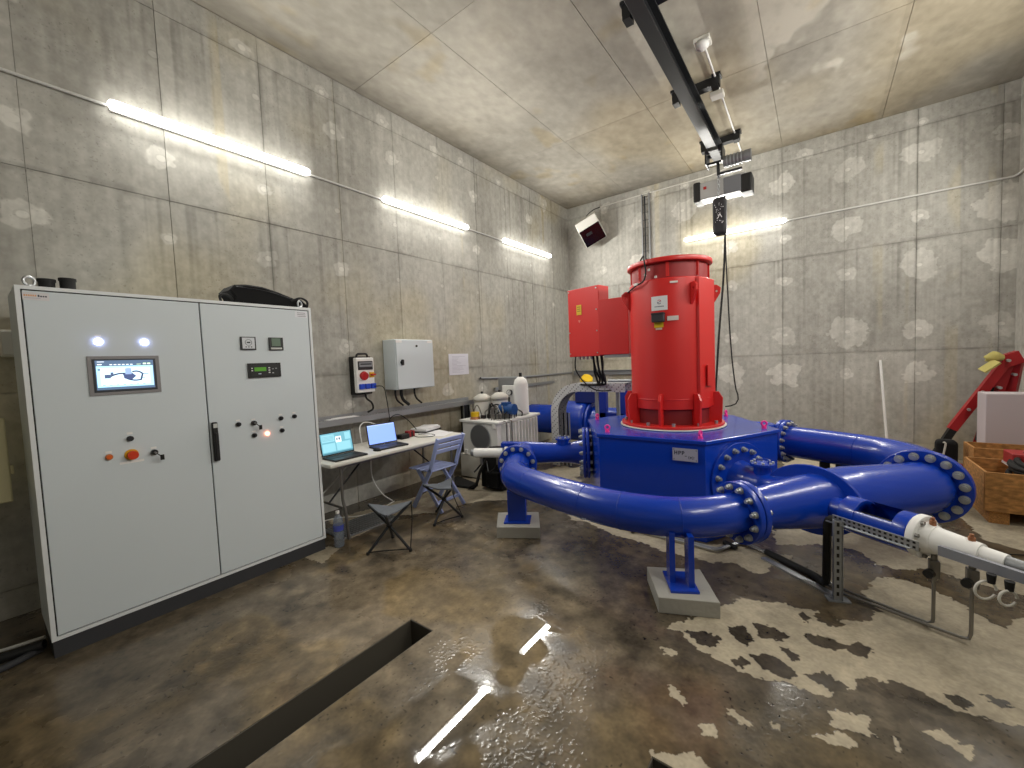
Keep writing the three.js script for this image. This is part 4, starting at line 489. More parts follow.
  part(g, 'lead_clip', [[box(0.05, 0.02, 0.014, -1.44, 2.285, -4.03, 0, -0.5, 0), 0xd8d4d0], [box(0.02, 0.02, 0.014, -1.3, 2.4, -4.0), 0xd8d4d0], [box(0.02, 0.02, 0.014, -1.34, 2.36, -4.01), 0xd8d4d0], [box(0.02, 0.02, 0.014, -1.24, 2.325, -4.01), 0xd8d4d0]], vcMat(0.5));
  const cables = [[-2.2, -4.62], [-2.17, -4.66], [-2.14, -4.6], [-2.11, -4.65], [-2.23, -4.68], [-2.08, -4.6]];
  cables.forEach(([x, z], i) => single('power_cable', `thick black power cable hanging below the red terminal box, ${['first', 'second', 'third', 'fourth', 'fifth', 'sixth'][[1, 2, 3, 4, 0, 5][i]]} of six from the left`, 'cable', [tube([[x, 1.6, z], [x + 0.005, 1.5, z - 0.01], [x - 0.01 - i * 0.006, 1.4, z - 0.1], [x - 0.06 - i * 0.01, 1.3, z - 0.3], [x - 0.2, 1.22, z - 0.5], [x - 0.45, 1.215, z - 0.52]], 0.014, 8, 30)], M.rubber, 'power cables below the terminal box'));
  single('signal_cable', 'thin black signal cable bulging left below the red terminal box', 'cable', [tube([[-2.42, 1.6, -4.58], [-2.43, 1.5, -4.58], [-2.42, 1.42, -4.59], [-2.35, 1.3, -4.62], [-2.24, 1.2, -4.66], [-2.15, 1.17, -4.7], [-2.1, 1.16, -4.9]], 0.008, 6, 30)], M.rubber);
  for (let i = 0; i < 4; i++) part(tb, 'cable_gland', [cy(onb(-0.15 + i * 0.06, 1.6, 0), onb(-0.15 + i * 0.06, 1.565, 0), 0.014, 0.012, 10)], M.white);
}
{ // front distributor pipe
  const d = thing('distributor_pipe', 'long curved blue distributor pipe sweeping in front of the housing on two posts', 'pipe', [-1.4, 0, -2.9]);
  const path = [W(-2.506, -3.39), W(-2.435, -3.25), W(-2.35, -3.115), W(-2.235, -3.0), W(-2.08, -2.925), W(-1.77, -2.828), W(-1.5, -2.765), W(-1.27, -2.725), W(-1.08, -2.715), W(-0.91, -2.735), W(-0.76, -2.78), W(-0.62, -2.865), W(-0.53, -2.95), W(-0.44, -3.06)];
  const cv = new THREE.CatmullRomCurve3(path, false, 'catmullrom', 0.5);
  part(d, 'pipe_wall', new THREE.TubeGeometry(cv, 90, 0.131, 32, false), M.blue);
  for (const t of [0.16, 0.3, 0.56, 0.68, 0.83]) { const p = cv.getPointAt(t), q = cv.getTangentAt(t); part(d, 'weld_seam', at(new THREE.TorusGeometry(0.1305, 0.0035, 6, 36), 0, 0, 0).applyQuaternion(new THREE.Quaternion().setFromUnitVectors(V(0, 0, 1), q)).translate(p.x, p.y, p.z), M.blue); }
  flangePair(d, W(-2.5, -3.37), 26.8, 0.203, 0.17, 12, 13.5, 0.0195, 0.064, 0.12);
  flangePair(d, W(-0.453, -3.04), 321.3, 0.207, 0.171, 12, 14.1, 0.0195, 0.092, 0.12);
  // supports
  part(d, 'support_post', [rbox(0.17, 0.3, 0.13, 0.01, 0, 0.25, 0, 0, 0.52, 0).translate(-2.24, 0, -3.0)], M.blue, 'square blue post under the bend'); part(d, 'foot_plate', [box(0.24, 0.014, 0.19, 0, 0.107, 0, 0, 0.52, 0).translate(-2.24, 0, -3.0)], M.blue);
  const ft = rad(28); for (const s of [-1, 1]) part(d, 'support_post', [box(0.034, 0.34, 0.1, s * 0.058, 0.27, 0, 0, ft, 0).translate(-0.715, 0, -2.69)], M.blue, 'flat blue upright plate'); part(d, 'foot_plate', [box(0.17, 0.014, 0.25, 0, 0.107, 0, 0, ft, 0).translate(-0.715, 0, -2.69)], M.blue);
}
const conc = std({ color: 0xa6a49d, roughness: 0.9, bumpMap: peel, bumpScale: 0.004 });
{
  const block = (pts, label) => { const g = extr(pts.map(([x, z]) => [x, -z]), 0.094, 0.003); g.rotateX(-PI / 2); single('concrete_block', label, 'block', g.translate(0, 0.003, 0), conc, 'pipe support blocks'); };
  block([[-2.31, -2.775], [-1.975, -2.965], [-2.19, -3.27], [-2.52, -3.06]], 'concrete support block under the square blue post, near the folding stools');
  block([[-0.782, -2.46], [-0.468, -2.595], [-0.65, -2.935], [-0.96, -2.785]], 'concrete support block in the middle under the twin blue plates');
}
{ // branch piece: inlet flange on the right, one arm to the front pipe, one to the nozzle
  const b = thing('branch_pipe', 'blue branch pipe with large bolted flange right of the housing', 'pipe', [0.1, 0, -3.75]);
  part(b, 'pipe_wall', taperTube([W(-0.44, -3.06), W(-0.3, -3.24), W(-0.12, -3.46), W(0.08, -3.69), W(0.28, -3.9), W(0.47, -4.1), W(0.58, -4.22), W(0.64, -4.34)], [0.131, 0.146, 0.172, 0.2, 0.214, 0.206, 0.196, 0.19], 40, 90), M.blue);
  const N2 = W(-0.519, -3.9), a = azv(54), S = (s, p = 0, y = 0) => N2.clone().addScaledVector(a, s).add(V(-a.z * p, y, a.x * p));
  part(b, 'nozzle_arm', taperTube([S(-0.02), S(0.1), S(0.22), S(0.36), S(0.5), S(0.62)], [0.16, 0.125, 0.11, 0.12, 0.15, 0.16], 32, 40), M.blue, 'narrow arm leading to the housing flange');
  { // stiffening crescent round the fork
    const c = W(-0.04, -3.6), pts = []; for (let i = 0; i <= 40; i++) { const t = i / 40 * PI * 2; pts.push([0.315 * Math.cos(t), 0.243 * Math.sin(t)]); }
    const g = extr(pts, 0.022, 0.004); g.translate(0, 0, -0.011); g.rotateY(rad(-25)); part(b, 'crescent_rib', g.translate(c.x, c.y, c.z), M.blue, 'curved stiffening rib round the fork');
  }
  flangePair(b, W(0.626, -4.29), 343.6, 0.275, 0.2296, 16, 10.7, 0.0265, 0.08, 0.17);
  flangePair(b, S(0.0), 56, 0.312, 0.2524, 16, 14.6, 0.021, 0.05, 0.11, false);
  { const p = S(0.2); part(b, 'inspection_stub', [cy(V(p.x, 0.55, p.z), V(p.x, 0.665, p.z), 0.062, 0.062, 24)], M.blue); const f = part(b, 'inspection_cover', [cy(V(p.x, 0.665, p.z), V(p.x, 0.685, p.z), 0.088, 0.088, 28)], M.blue, 'small round cover with a grip'); part(f, 'grip', [bent([[p.x - 0.04, 0.685, p.z + 0.01], [p.x - 0.04, 0.715, p.z + 0.01], [p.x + 0.04, 0.715, p.z - 0.01], [p.x + 0.04, 0.685, p.z - 0.01]], 0.005, 0.012, 6)], M.blue); for (let k = 0; k < 8; k++) { const q = azv(k * 45 + 10); part(f, 'bolt', cy(V(p.x + q.x * 0.073, 0.685, p.z + q.z * 0.073), V(p.x + q.x * 0.073, 0.7, p.z + q.z * 0.073), 0.011, 0.011, 6), M.bolt); } }
  part(b, 'shaft_boss', [cy(S(0.55), S(0.84), 0.085, 0.08, 24)], M.blue);
  // servo cylinder on the nozzle axis
  const s = thing('needle_servo', 'blue and white needle servo cylinder sticking out at the right front', 'servo cylinder', [S(1.2).x, 0.38, S(1.2).z]);
  const gapA = Math.atan2(-a.x, -a.z);
  const shell = orient(new THREE.CylinderGeometry(0.115, 0.115, 0.2, 30, 1, true, gapA + 0.75 + 0.25, PI * 2 - 1.5), S(0.94), S(1.14)), inner = orient(new THREE.CylinderGeometry(0.1, 0.1, 0.2, 30, 1, true, gapA + 0.75 + 0.25, PI * 2 - 1.5), S(0.94), S(1.14));
  part(s, 'lantern', [shell, inner, ring(S(0.84), a, 0.115, 0.06, 0.1), ring(S(1.13), a, 0.115, 0.06, 0.075)], phy({ color: 0x083aac, roughness: 0.26, clearcoat: 0.15, clearcoatRoughness: 0.08, side: THREE.DoubleSide }), 'blue sleeve with a window');
  part(s, 'piston_rod', cy(S(0.8), S(1.21), 0.035, 0.035, 16), M.darkSteel);
  part(s, 'head_plate', ring(S(1.205), a, 0.121, 0.03, 0.042), M.white, 'white round head plate'); for (let k = 0; k < 8; k++) { const t = k * PI / 4 + 0.3; part(s, 'cap_screw', cy(S(1.247, 0.103 * Math.cos(t), 0.103 * Math.sin(t)), S(1.262, 0.103 * Math.cos(t), 0.103 * Math.sin(t)), 0.011, 0.011, 8), M.steel); }
  part(s, 'barrel', [cy(S(1.247), S(1.29), 0.09, 0.078, 28), cy(S(1.29), S(1.47), 0.074, 0.056, 28), cy(S(1.47), S(1.56), 0.045, 0.04, 24)], M.white, 'white cylinder barrel'); part(s, 'end_block', [cy(S(1.56), S(1.64), 0.034, 0.03, 16), rbox(0.05, 0.06, 0.09, 0.006, 0, 0, 0, 0, rad(54), 0).translate(S(1.67).x, 0.5, S(1.67).z)], M.galv);
  for (const [q, y] of [[1.272, 0.088], [1.43, 0.058]]) part(s, 'bleed_fitting', [cy(S(q, 0, y - 0.01), S(q, 0, y + 0.018), 0.016, 0.015, 6), cy(S(q, 0.0, y + 0.015), S(q, 0.0, y + 0.034), 0.009, 0.009, 8)], M.brass, 'copper coloured fitting');
  part(s, 'sensor_rail', [bar(S(1.34, 0.085, -0.02), S(1.8, 0.085, -0.02), 0.012, 0.046), bar(S(1.34, 0.078, 0.006), S(1.8, 0.078, 0.006), 0.026, 0.005)], std({ color: 0x8f929c, roughness: 0.4, metalness: 0.3 }), 'grey rail along the barrel'); part(s, 'sensor', [rbox(0.05, 0.07, 0.05, 0.006, 0, 0, 0, 0, rad(54), 0).translate(S(1.7, 0.12).x, 0.45, S(1.7, 0.12).z)], M.galv); part(s, 'sensor_plug', [cy(S(1.56, 0.13, -0.03), S(1.56, 0.13, -0.075), 0.018, 0.014, 12)], M.black); part(s, 'sensor_plug', [cy(S(1.62, 0.13, -0.035), S(1.62, 0.13, -0.08), 0.018, 0.014, 12)], M.black);
  for (const [q, r] of [[1.545, 0.045], [1.62, 0.036]]) part(s, 'sensor_cable', [at(new THREE.TorusGeometry(r, 0.006, 6, 24, PI * 1.85), S(q, 0.14).x, 0.385, S(q, 0.14).z, 0, 0.5, 0)], M.offwhite, 'pale looped cable');
  for (const [x, z, y] of [[0.515, -3.136, 0.4], [0.643, -3.06, 0.42]]) { const v = part(s, 'port_valve', [rbox(0.045, 0.1, 0.045, 0.006, x, y - 0.06, z), cy(V(x, y - 0.01, z), V(x, y + 0.02, z), 0.014)], M.steel); part(v, 'valve_knob', [cy(V(x, y - 0.07, z), V(x - 0.025, y - 0.07, z + 0.05), 0.008, 0.008, 8), cy(V(x - 0.022, y - 0.07, z + 0.045), V(x - 0.036, y - 0.07, z + 0.07), 0.024, 0.022, 14)], M.black, 'black valve knob'); }
  single('hydraulic_tube', 'bare steel tube rising from the floor to the servo, left of two', 'tube', [bent([[-0.5, 0.02, -3.76], [-0.1, 0.02, -3.5], [0.14, 0.02, -3.3], [0.515, 0.02, -3.136], [0.515, 0.3, -3.136]], 0.0085, 0.03)], M.steel, 'hydraulic tubes of the servo');
  single('hydraulic_tube', 'bare steel tube rising from the floor to the servo, right of two', 'tube', [bent([[-0.5, 0.02, -3.73], [-0.1, 0.02, -3.47], [0.13, 0.02, -3.25], [0.643, 0.02, -3.06], [0.643, 0.32, -3.06]], 0.0085, 0.03)], M.steel, 'hydraulic tubes of the servo');
  // strut and perforated rail beside the servo
  const k = thing('strut_bracket', 'grey perforated strut and rail beside the servo cylinder', 'bracket', [0.1, 0, -3.19]);
  part(k, 'upright', [box(0.042, 0.51, 0.004, 0, 0.257, 0.022, 0, 0.35, 0).translate(0.1, 0, -3.19), box(0.004, 0.51, 0.035, -0.019, 0.257, 0.004, 0, 0.35, 0).translate(0.1, 0, -3.19), box(0.004, 0.51, 0.035, 0.019, 0.257, 0.004, 0, 0.35, 0).translate(0.1, 0, -3.19)], M.galv); for (let i = 0; i < 10; i++) part(k, 'slot', [box(0.014, 0.024, 0.003, 0, 0, 0.0235, 0, 0.35, 0).translate(0.1, 0.05 + i * 0.049, -3.19)], M.black);
  part(k, 'foot', [box(0.12, 0.008, 0.07, 0.1, 0.004, -3.19, 0, 0.35, 0)], M.galv);
  const r0 = V(0.075, 0.51, -3.215), r1 = V(0.43, 0.51, -2.975); part(k, 'rail', [bar(r0, r1, 0.006, 0.05), bar(r0.clone().add(V(-0.02, -0.025, -0.03)), r1.clone().add(V(-0.02, -0.025, -0.03)), 0.06, 0.004)], M.zinc);
  for (let i = 0; i < 16; i++) { const p = r0.clone().lerp(r1, (i + 0.7) / 16.4); for (const y of [0.013, -0.012]) part(k, 'slot', [at(new THREE.BoxGeometry(0.008, 0.012, 0.013), 0, 0, 0, 0, Math.atan2(r1.x - r0.x, r1.z - r0.z), 0).translate(p.x, p.y + y, p.z)], M.black); }
  single('flexible_hose', 'thick black hose rising behind the perforated strut', 'hose', [bent([[-0.32, 0.03, -3.62], [0.0, 0.03, -3.38], [0.045, 0.03, -3.3], [0.05, 0.49, -3.26], [0.1, 0.5, -3.225]], 0.024, 0.06, 10)], M.rubber);
  single('hose_channel', 'thin pale metal channel on the floor under the black hose', 'channel', [bar(V(-0.33, 0.008, -3.55), V(0.08, 0.008, -3.22), 0.05, 0.014)], M.zinc);
}
{ // floor hydraulic lines in front of the housing
  for (const [o, l] of [[0, 'the one nearer the housing'], [0.035, 'the one nearer the front pipe']])
    single('hydraulic_line', 'thin steel line along the housing foot, ' + l, 'tube', [bent([[-2.3, 0.02, -3.8 + o], [-1.75, 0.02, -3.62 + o], [-1.5, 0.02, -3.56 + o], [-0.9, 0.02, -3.53 + o], [-0.64, 0.02, -3.5 + o], [-0.5, 0.02, -3.76 + o]], 0.011, 0.04)], M.zinc, 'hydraulic lines on the floor');
  for (const [x, z, t] of [[-1.33, -3.53, 0.1], [-0.57, -3.62, 1.0]]) single('pipe_clamp', x < -1 ? 'small black clamp on the floor lines, left of the support plates' : 'small black clamp on the floor lines, at the bend near the bolted flange', 'clamp', [rbox(0.035, 0.03, 0.12, 0.005, 0, 0.022, 0, 0, t, 0).translate(x, 0, z)], M.black);
}
{ // right rear elbow and the pipe behind the housing
  const e = thing('elbow_pipe', 'blue elbow pipe curving behind the large flange on the right', 'pipe', [0.3, 0, -5.3]);
  part(e, 'pipe_wall', tube([W(0.645, -4.36), W(0.7, -4.6), W(0.725, -4.85), W(0.68, -5.08), W(0.57, -5.29), W(0.4, -5.45), W(0.2, -5.58), W(-0.05, -5.7), W(-0.34, -5.81)], 0.18, 32, 80), M.blue);
  flangePair(e, W(-0.262, -5.785), 70, 0.252, 0.215, 16, 11, 0.021, 0.09, 0.16);
  part(e, 'weld_seam', [at(new THREE.TorusGeometry(0.1795, 0.004, 6, 36), 0, 0, 0, 0, rad(58), 0).translate(0.36, YP, -5.478)], M.blue);
  for (const dx of [-0.07, 0.07]) part(e, 'support_post', [box(0.1, 0.34, 0.016, 0.13 + dx, 0.17, -5.63, 0, 0.5, 0)], M.darkSteel, 'dark flat post');
  const p = thing('inlet_pipe', 'large blue inlet pipe behind the housing coming from the left wall', 'pipe', [-2.5, 0, -6.3]);
  part(p, 'pipe_wall', [taperTube([W(-3.09, -6.37), W(-2.7, -6.37), W(-2.2, -6.35), W(-1.5, -6.22), W(-0.9, -6.03), W(-0.35, -5.82)], [0.25, 0.25, 0.23, 0.2, 0.18, 0.18], 32, 60)], M.blue);
  { const q = thing('penstock_pipe', 'short blue penstock pipe between the left wall and the big valve', 'pipe', [-4.0, 0, -6.37]); part(q, 'pipe_wall', [cy(W(-4.318, -6.37), W(-3.72, -6.37), 0.26, 0.26, 36)], M.blue); part(q, 'flange', [ring(W(-3.712, -6.37), V(1, 0, 0), 0.33, 0.2, 0.045)], M.blue); }
  part(p, 'flange', [ring(W(-3.09, -6.37), V(1, 0, 0), 0.33, 0.2, 0.045)], M.blue);
  part(p, 'support_foot', [box(0.3, 0.3, 0.25, -2.6, 0.15, -6.36)], M.blue);
  part(p, 'rear_nozzle', [cy(W(-0.72, -5.9), W(-0.98, -5.16), 0.12, 0.12, 24), ring(V(-0.57, 0.69, -5.64), V(0, 1, 0), 0.17, 0.02, 0.03), cy(V(-0.57, 0.5, -5.64), V(-0.57, 0.7, -5.64), 0.1, 0.1, 20)], M.blue);
  const v = thing('inlet_valve', 'big blue butterfly valve with yellow gear indicator at the back left', 'valve', [-3.38, 0, -6.37]);
  part(v, 'valve_body', [at(lathe([[0, 0], [0.3, 0], [0.335, 0.03], [0.345, 0.09], [0.345, 0.47], [0.335, 0.53], [0.3, 0.56], [0, 0.56]], 40), 0, 0, 0, 0, 0, -PI / 2).translate(-3.66, YP, -6.37)], M.blue);
  part(v, 'actuator', [rbox(0.42, 0.2, 0.22, 0.01, -3.12, 0.93, -6.34), box(0.12, 0.12, 0.12, -3.2, 0.83, -6.37)], std({ color: 0x0c2478, roughness: 0.4 }), 'dark blue actuator block'); part(v, 'gear_column', [cy(V(-3.17, 1.02, -6.32), V(-3.17, 1.14, -6.32), 0.045, 0.045, 14)], M.yellow); part(v, 'yellow_hood', [at(new THREE.CylinderGeometry(0.09, 0.11, 0.08, 18, 1, false, 0, PI * 2), -3.13, 1.22, -6.3, 0.5, 0, -0.6), cy(V(-3.17, 1.12, -6.32), V(-3.15, 1.2, -6.31), 0.06, 0.075, 16)], M.yellow, 'yellow hood');
  single('valve_counterweight', 'tall dark blue weight block beside the arched cable tray', 'weight', [rbox(0.2, 0.62, 0.1, 0.01, -2.42, 0.87, -6.1), rbox(0.12, 0.6, 0.1, 0.01, -2.75, 0.86, -6.1), box(0.4, 0.2, 0.14, -2.6, 0.6, -6.12)], std({ color: 0x0c2a94, roughness: 0.4 }));
}
{ // left nozzle and its servo
  const z = thing('nozzle_pipe', 'blue nozzle pipe joining the left side of the housing', 'pipe', [-2.5, 0, -4.05]);
  const N1 = W(-2.17, -4.2), a = azv(-62.6), S = (s, p = 0, y = 0) => N1.clone().addScaledVector(a, s).add(V(-a.z * p, y, a.x * p));
  part(z, 'pipe_wall', [taperTube([S(-0.03), S(0.1), S(0.25), S(0.45), S(0.62), S(0.78)], [0.15, 0.12, 0.112, 0.12, 0.131, 0.131], 28, 40), taperTube([W(-2.79, -3.95), W(-2.7, -3.77), W(-2.61, -3.59), W(-2.54, -3.44)], [0.125, 0.131, 0.131, 0.131], 28, 24)], M.blue);
  flangePair(z, S(0.012), -62, 0.29, 0.25, 16, 11, 0.021, 0.075, 0.11, true);
  part(z, 'neck_sleeve', [cy(S(-0.2), S(-0.05), 0.19, 0.19, 30)], M.darkSteel);
  { const p = S(0.22); part(z, 'inspection_stub', [cy(V(p.x, 0.54, p.z), V(p.x, 0.655, p.z), 0.07, 0.07, 24)], M.blue); const f = part(z, 'inspection_cover', [cy(V(p.x, 0.655, p.z), V(p.x, 0.672, p.z), 0.088, 0.088, 28)], M.blue); for (let k = 0; k < 8; k++) { const q = azv(k * 45 + 10); part(f, 'bolt', cy(V(p.x + q.x * 0.073, 0.672, p.z + q.z * 0.073), V(p.x + q.x * 0.073, 0.687, p.z + q.z * 0.073), 0.011, 0.011, 6), M.bolt); } }
  part(z, 'end_yoke', [cy(S(0.74), S(0.86), 0.1, 0.09, 24), box(0.12, 0.05, 0.2, 0, 0, 0, 0, rad(-64), 0).translate(S(0.84).x, 0.6, S(0.84).z)], M.blue);
  const s = thing('needle_servo', 'small white needle servo at the left pipe bend, above the backpack', 'servo cylinder', [S(1.05).x, 0.4, S(1.05).z]);
  part(s, 'head_plate', ring(S(0.86), a, 0.105, 0.03, 0.04), M.white); part(s, 'barrel', [cy(S(0.9), S(1.28), 0.056, 0.056, 24)], M.white); part(s, 'end_cap', [cy(S(1.28), S(1.32), 0.045, 0.04, 20)], M.galv); part(s, 'hose_fitting', [cy(S(1.2, 0, -0.05), S(1.2, 0, -0.14), 0.018), cy(S(1.0, 0, -0.05), S(1.0, 0, -0.14), 0.018)], M.steel); part(s, 'hose', [tube([S(1.2, 0, -0.13), S(1.26, 0.05, -0.2), S(1.3, 0.02, -0.24)], 0.01, 6, 12), tube([S(1.0, 0, -0.13), S(1.05, 0.04, -0.2), S(1.12, 0.02, -0.25)], 0.01, 6, 12)], M.rubber);
}
// ---------- hydraulic unit and the things around it ----------
{
  const h = thing('hydraulic_unit', 'white hydraulic power unit with filters, hoses and finned tank in the left corner', 'hydraulic unit', [-3.7, 0, -4.5]);
  part(h, 'tank', [rbox(0.62, 0.46, 0.95, 0.012, -3.65, 0.545, -4.58)], M.white); part(h, 'tank_lid', [rbox(0.7, 0.035, 1.0, 0.01, -3.65, 0.785, -4.58)], M.white);
  part(h, 'base_cabinet', [rbox(0.4, 0.32, 0.8, 0.008, -3.82, 0.165, -4.5)], M.offwhite);
  part(h, 'hand_hole_cover', [cy(V(-3.63, 0.58, -4.106), V(-3.63, 0.58, -4.085), 0.165, 0.165, 36)], std({ color: 0x6b6d70, roughness: 0.5, metalness: 0.3 }), 'round grey cover on the tank front'); part(h, 'cover_rim', [at(new THREE.TorusGeometry(0.168, 0.008, 8, 40), -3.63, 0.58, -4.09)], M.galv);
  for (let i = 0; i < 11; i++) part(h, 'cooling_fin', rbox(0.07, 0.42, 0.03, 0.006, -3.31, 0.55, -4.2 - i * 0.075), M.white);
  for (const [x, y0, y1, r, z] of [[-3.9, 0.8, 1.13, 0.115, -4.48], [-3.64, 0.8, 1.15, 0.11, -4.56]]) { part(h, 'filter_can', [cy(V(x, y0, z), V(x, y1 - 0.1, z), r, r, 22)], M.white); part(h, 'filter_head', [lathe([[0, 0.11], [0.05, 0.105], [r + 0.012, 0.06], [r + 0.012, 0], [0, 0]], 22).translate(x, y1 - 0.11, z)], M.offwhite); part(h, 'filter_knob', [cy(V(x, y1, z), V(x, y1 + 0.03, z), 0.02, 0.02, 10)], M.plinth); }
  part(h, 'filler_cap', [cy(V(-3.8, 0.84, -4.2), V(-3.8, 0.9, -4.2), 0.06, 0.06, 18)], M.yellow, 'yellow filler cap'); part(h, 'filler_neck', [cy(V(-3.8, 0.8, -4.2), V(-3.8, 0.84, -4.2), 0.075, 0.06, 18)], M.brass);
  part(h, 'accumulator', [lathe([[0, 0], [0.1, 0], [0.105, 0.03], [0.105, 0.42], [0.085, 0.49], [0.04, 0.53], [0, 0.535]], 26).translate(-3.42, 0.82, -4.78)], M.white); part(h, 'accumulator_valve', [cy(V(-3.42, 1.35, -4.78), V(-3.42, 1.41, -4.78), 0.022, 0.022, 10)], M.black);
  part(h, 'gauge_panel', [rbox(0.3, 0.34, 0.05, 0.008, -3.58, 1.06, -4.76)], M.white); part(h, 'back_board', [box(0.5, 0.48, 0.02, -3.62, 1.1, -4.84)], M.galv); { const g = part(h, 'pressure_gauge', [[cy(V(-3.58, 1.13, -4.735), V(-3.58, 1.13, -4.7), 0.042, 0.042, 22), 0x222428], [cy(V(-3.58, 1.13, -4.7), V(-3.58, 1.13, -4.698), 0.035, 0.035, 22), 0xd8dadc]], vcMat(0.35)); part(g, 'needle', [box(0.004, 0.034, 0.003, -3.573, 1.137, -4.696, 0, 0, -0.6)], M.black); }
  for (const z of [-4.2, -4.95]) part(h, 'tank_leg', [box(0.05, 0.32, 0.05, -3.4, 0.16, z)], M.galv); part(h, 'level_glass', [box(0.02, 0.12, 0.02, -3.6, 1.0, -4.73)], M.black);
  part(h, 'pump_motor', [cy(V(-3.52, 0.93, -4.42), V(-3.28, 0.93, -4.42), 0.065, 0.075, 20), box(0.1, 0.05, 0.1, -3.42, 1.0, -4.42)], std({ color: 0x184a8a, roughness: 0.4 }), 'small blue pump motor');
  const r = rng(21); for (let i = 0; i < 16; i++) { const x = -3.85 + r() * 0.5, z = -4.2 - r() * 0.5, x2 = -3.85 + r() * 0.55, z2 = -4.2 - r() * 0.5; part(h, 'pipework', [tube([[x, 0.8, z], [x, 0.86 + r() * 0.06, z], [(x + x2) / 2, 0.9 + r() * 0.12, (z + z2) / 2], [x2, 0.86 + r() * 0.05, z2], [x2, 0.8, z2]], 0.009, 6, 22)], i % 3 ? M.steel : M.rubber); }
  for (const [x, z, s] of [[-3.5, -4.3, 0.07], [-3.64, -4.34, 0.06], [-3.42, -4.42, 0.08], [-3.72, -4.28, 0.05]]) part(h, 'valve_block', [rbox(s * 1.4, s, s, 0.006, x, 0.8 + s / 2, z)], s > 0.065 ? M.steel : M.darkSteel);
  for (const z of [-4.2, -4.32]) part(h, 'hose', [bent([[-3.42, 0.8, z], [-3.26, 0.8, z], [-3.26, 0.45, z]], 0.008, 0.03)], M.steel);
  for (const [x, y] of [[-3.9, 0.36], [-3.38, 0.36], [-3.38, 0.74]]) part(h, 'corner_lug', [rbox(0.05, 0.06, 0.04, 0.006, x, y, -4.1)], M.white);
  const b = thing('backpack', 'black backpack leaning below the left needle servo', 'backpack', [-3.2, 0, -3.88]);
  const g = extr([[-0.13, 0], [0.13, 0], [0.145, 0.1], [0.14, 0.3], [0.1, 0.4], [0.03, 0.435], [-0.05, 0.43], [-0.12, 0.36], [-0.145, 0.2]], 0.16, 0.02); part(b, 'pack_body', g.scale(1.12, 1.08, 1).rotateX(-0.12).translate(-3.23, 0.024, -3.98), M.fabric);
  part(b, 'front_pocket', [rbox(0.2, 0.2, 0.06, 0.02, -3.19, 0.14, -3.8)], M.fabric); part(b, 'zip', [tube([[-3.29, 0.36, -3.81], [-3.25, 0.2, -3.785], [-3.25, 0.05, -3.775]], 0.006, 6, 16)], M.galv); part(b, 'shoulder_strap', [tube([[-3.32, 0.38, -3.85], [-3.38, 0.22, -3.78], [-3.4, 0.08, -3.72], [-3.5, 0.02, -3.68]], 0.02, 6, 20)], M.rubber);
  single('drip_tray', 'flat black tray on the floor under the hydraulic unit', 'tray', [extr([[-4.0, 4.0], [-3.5, 3.86], [-3.45, 3.72], [-3.9, 3.64]], 0.02, 0.004).rotateX(-PI / 2).translate(0, 0.006, 0)], M.rubber);
}
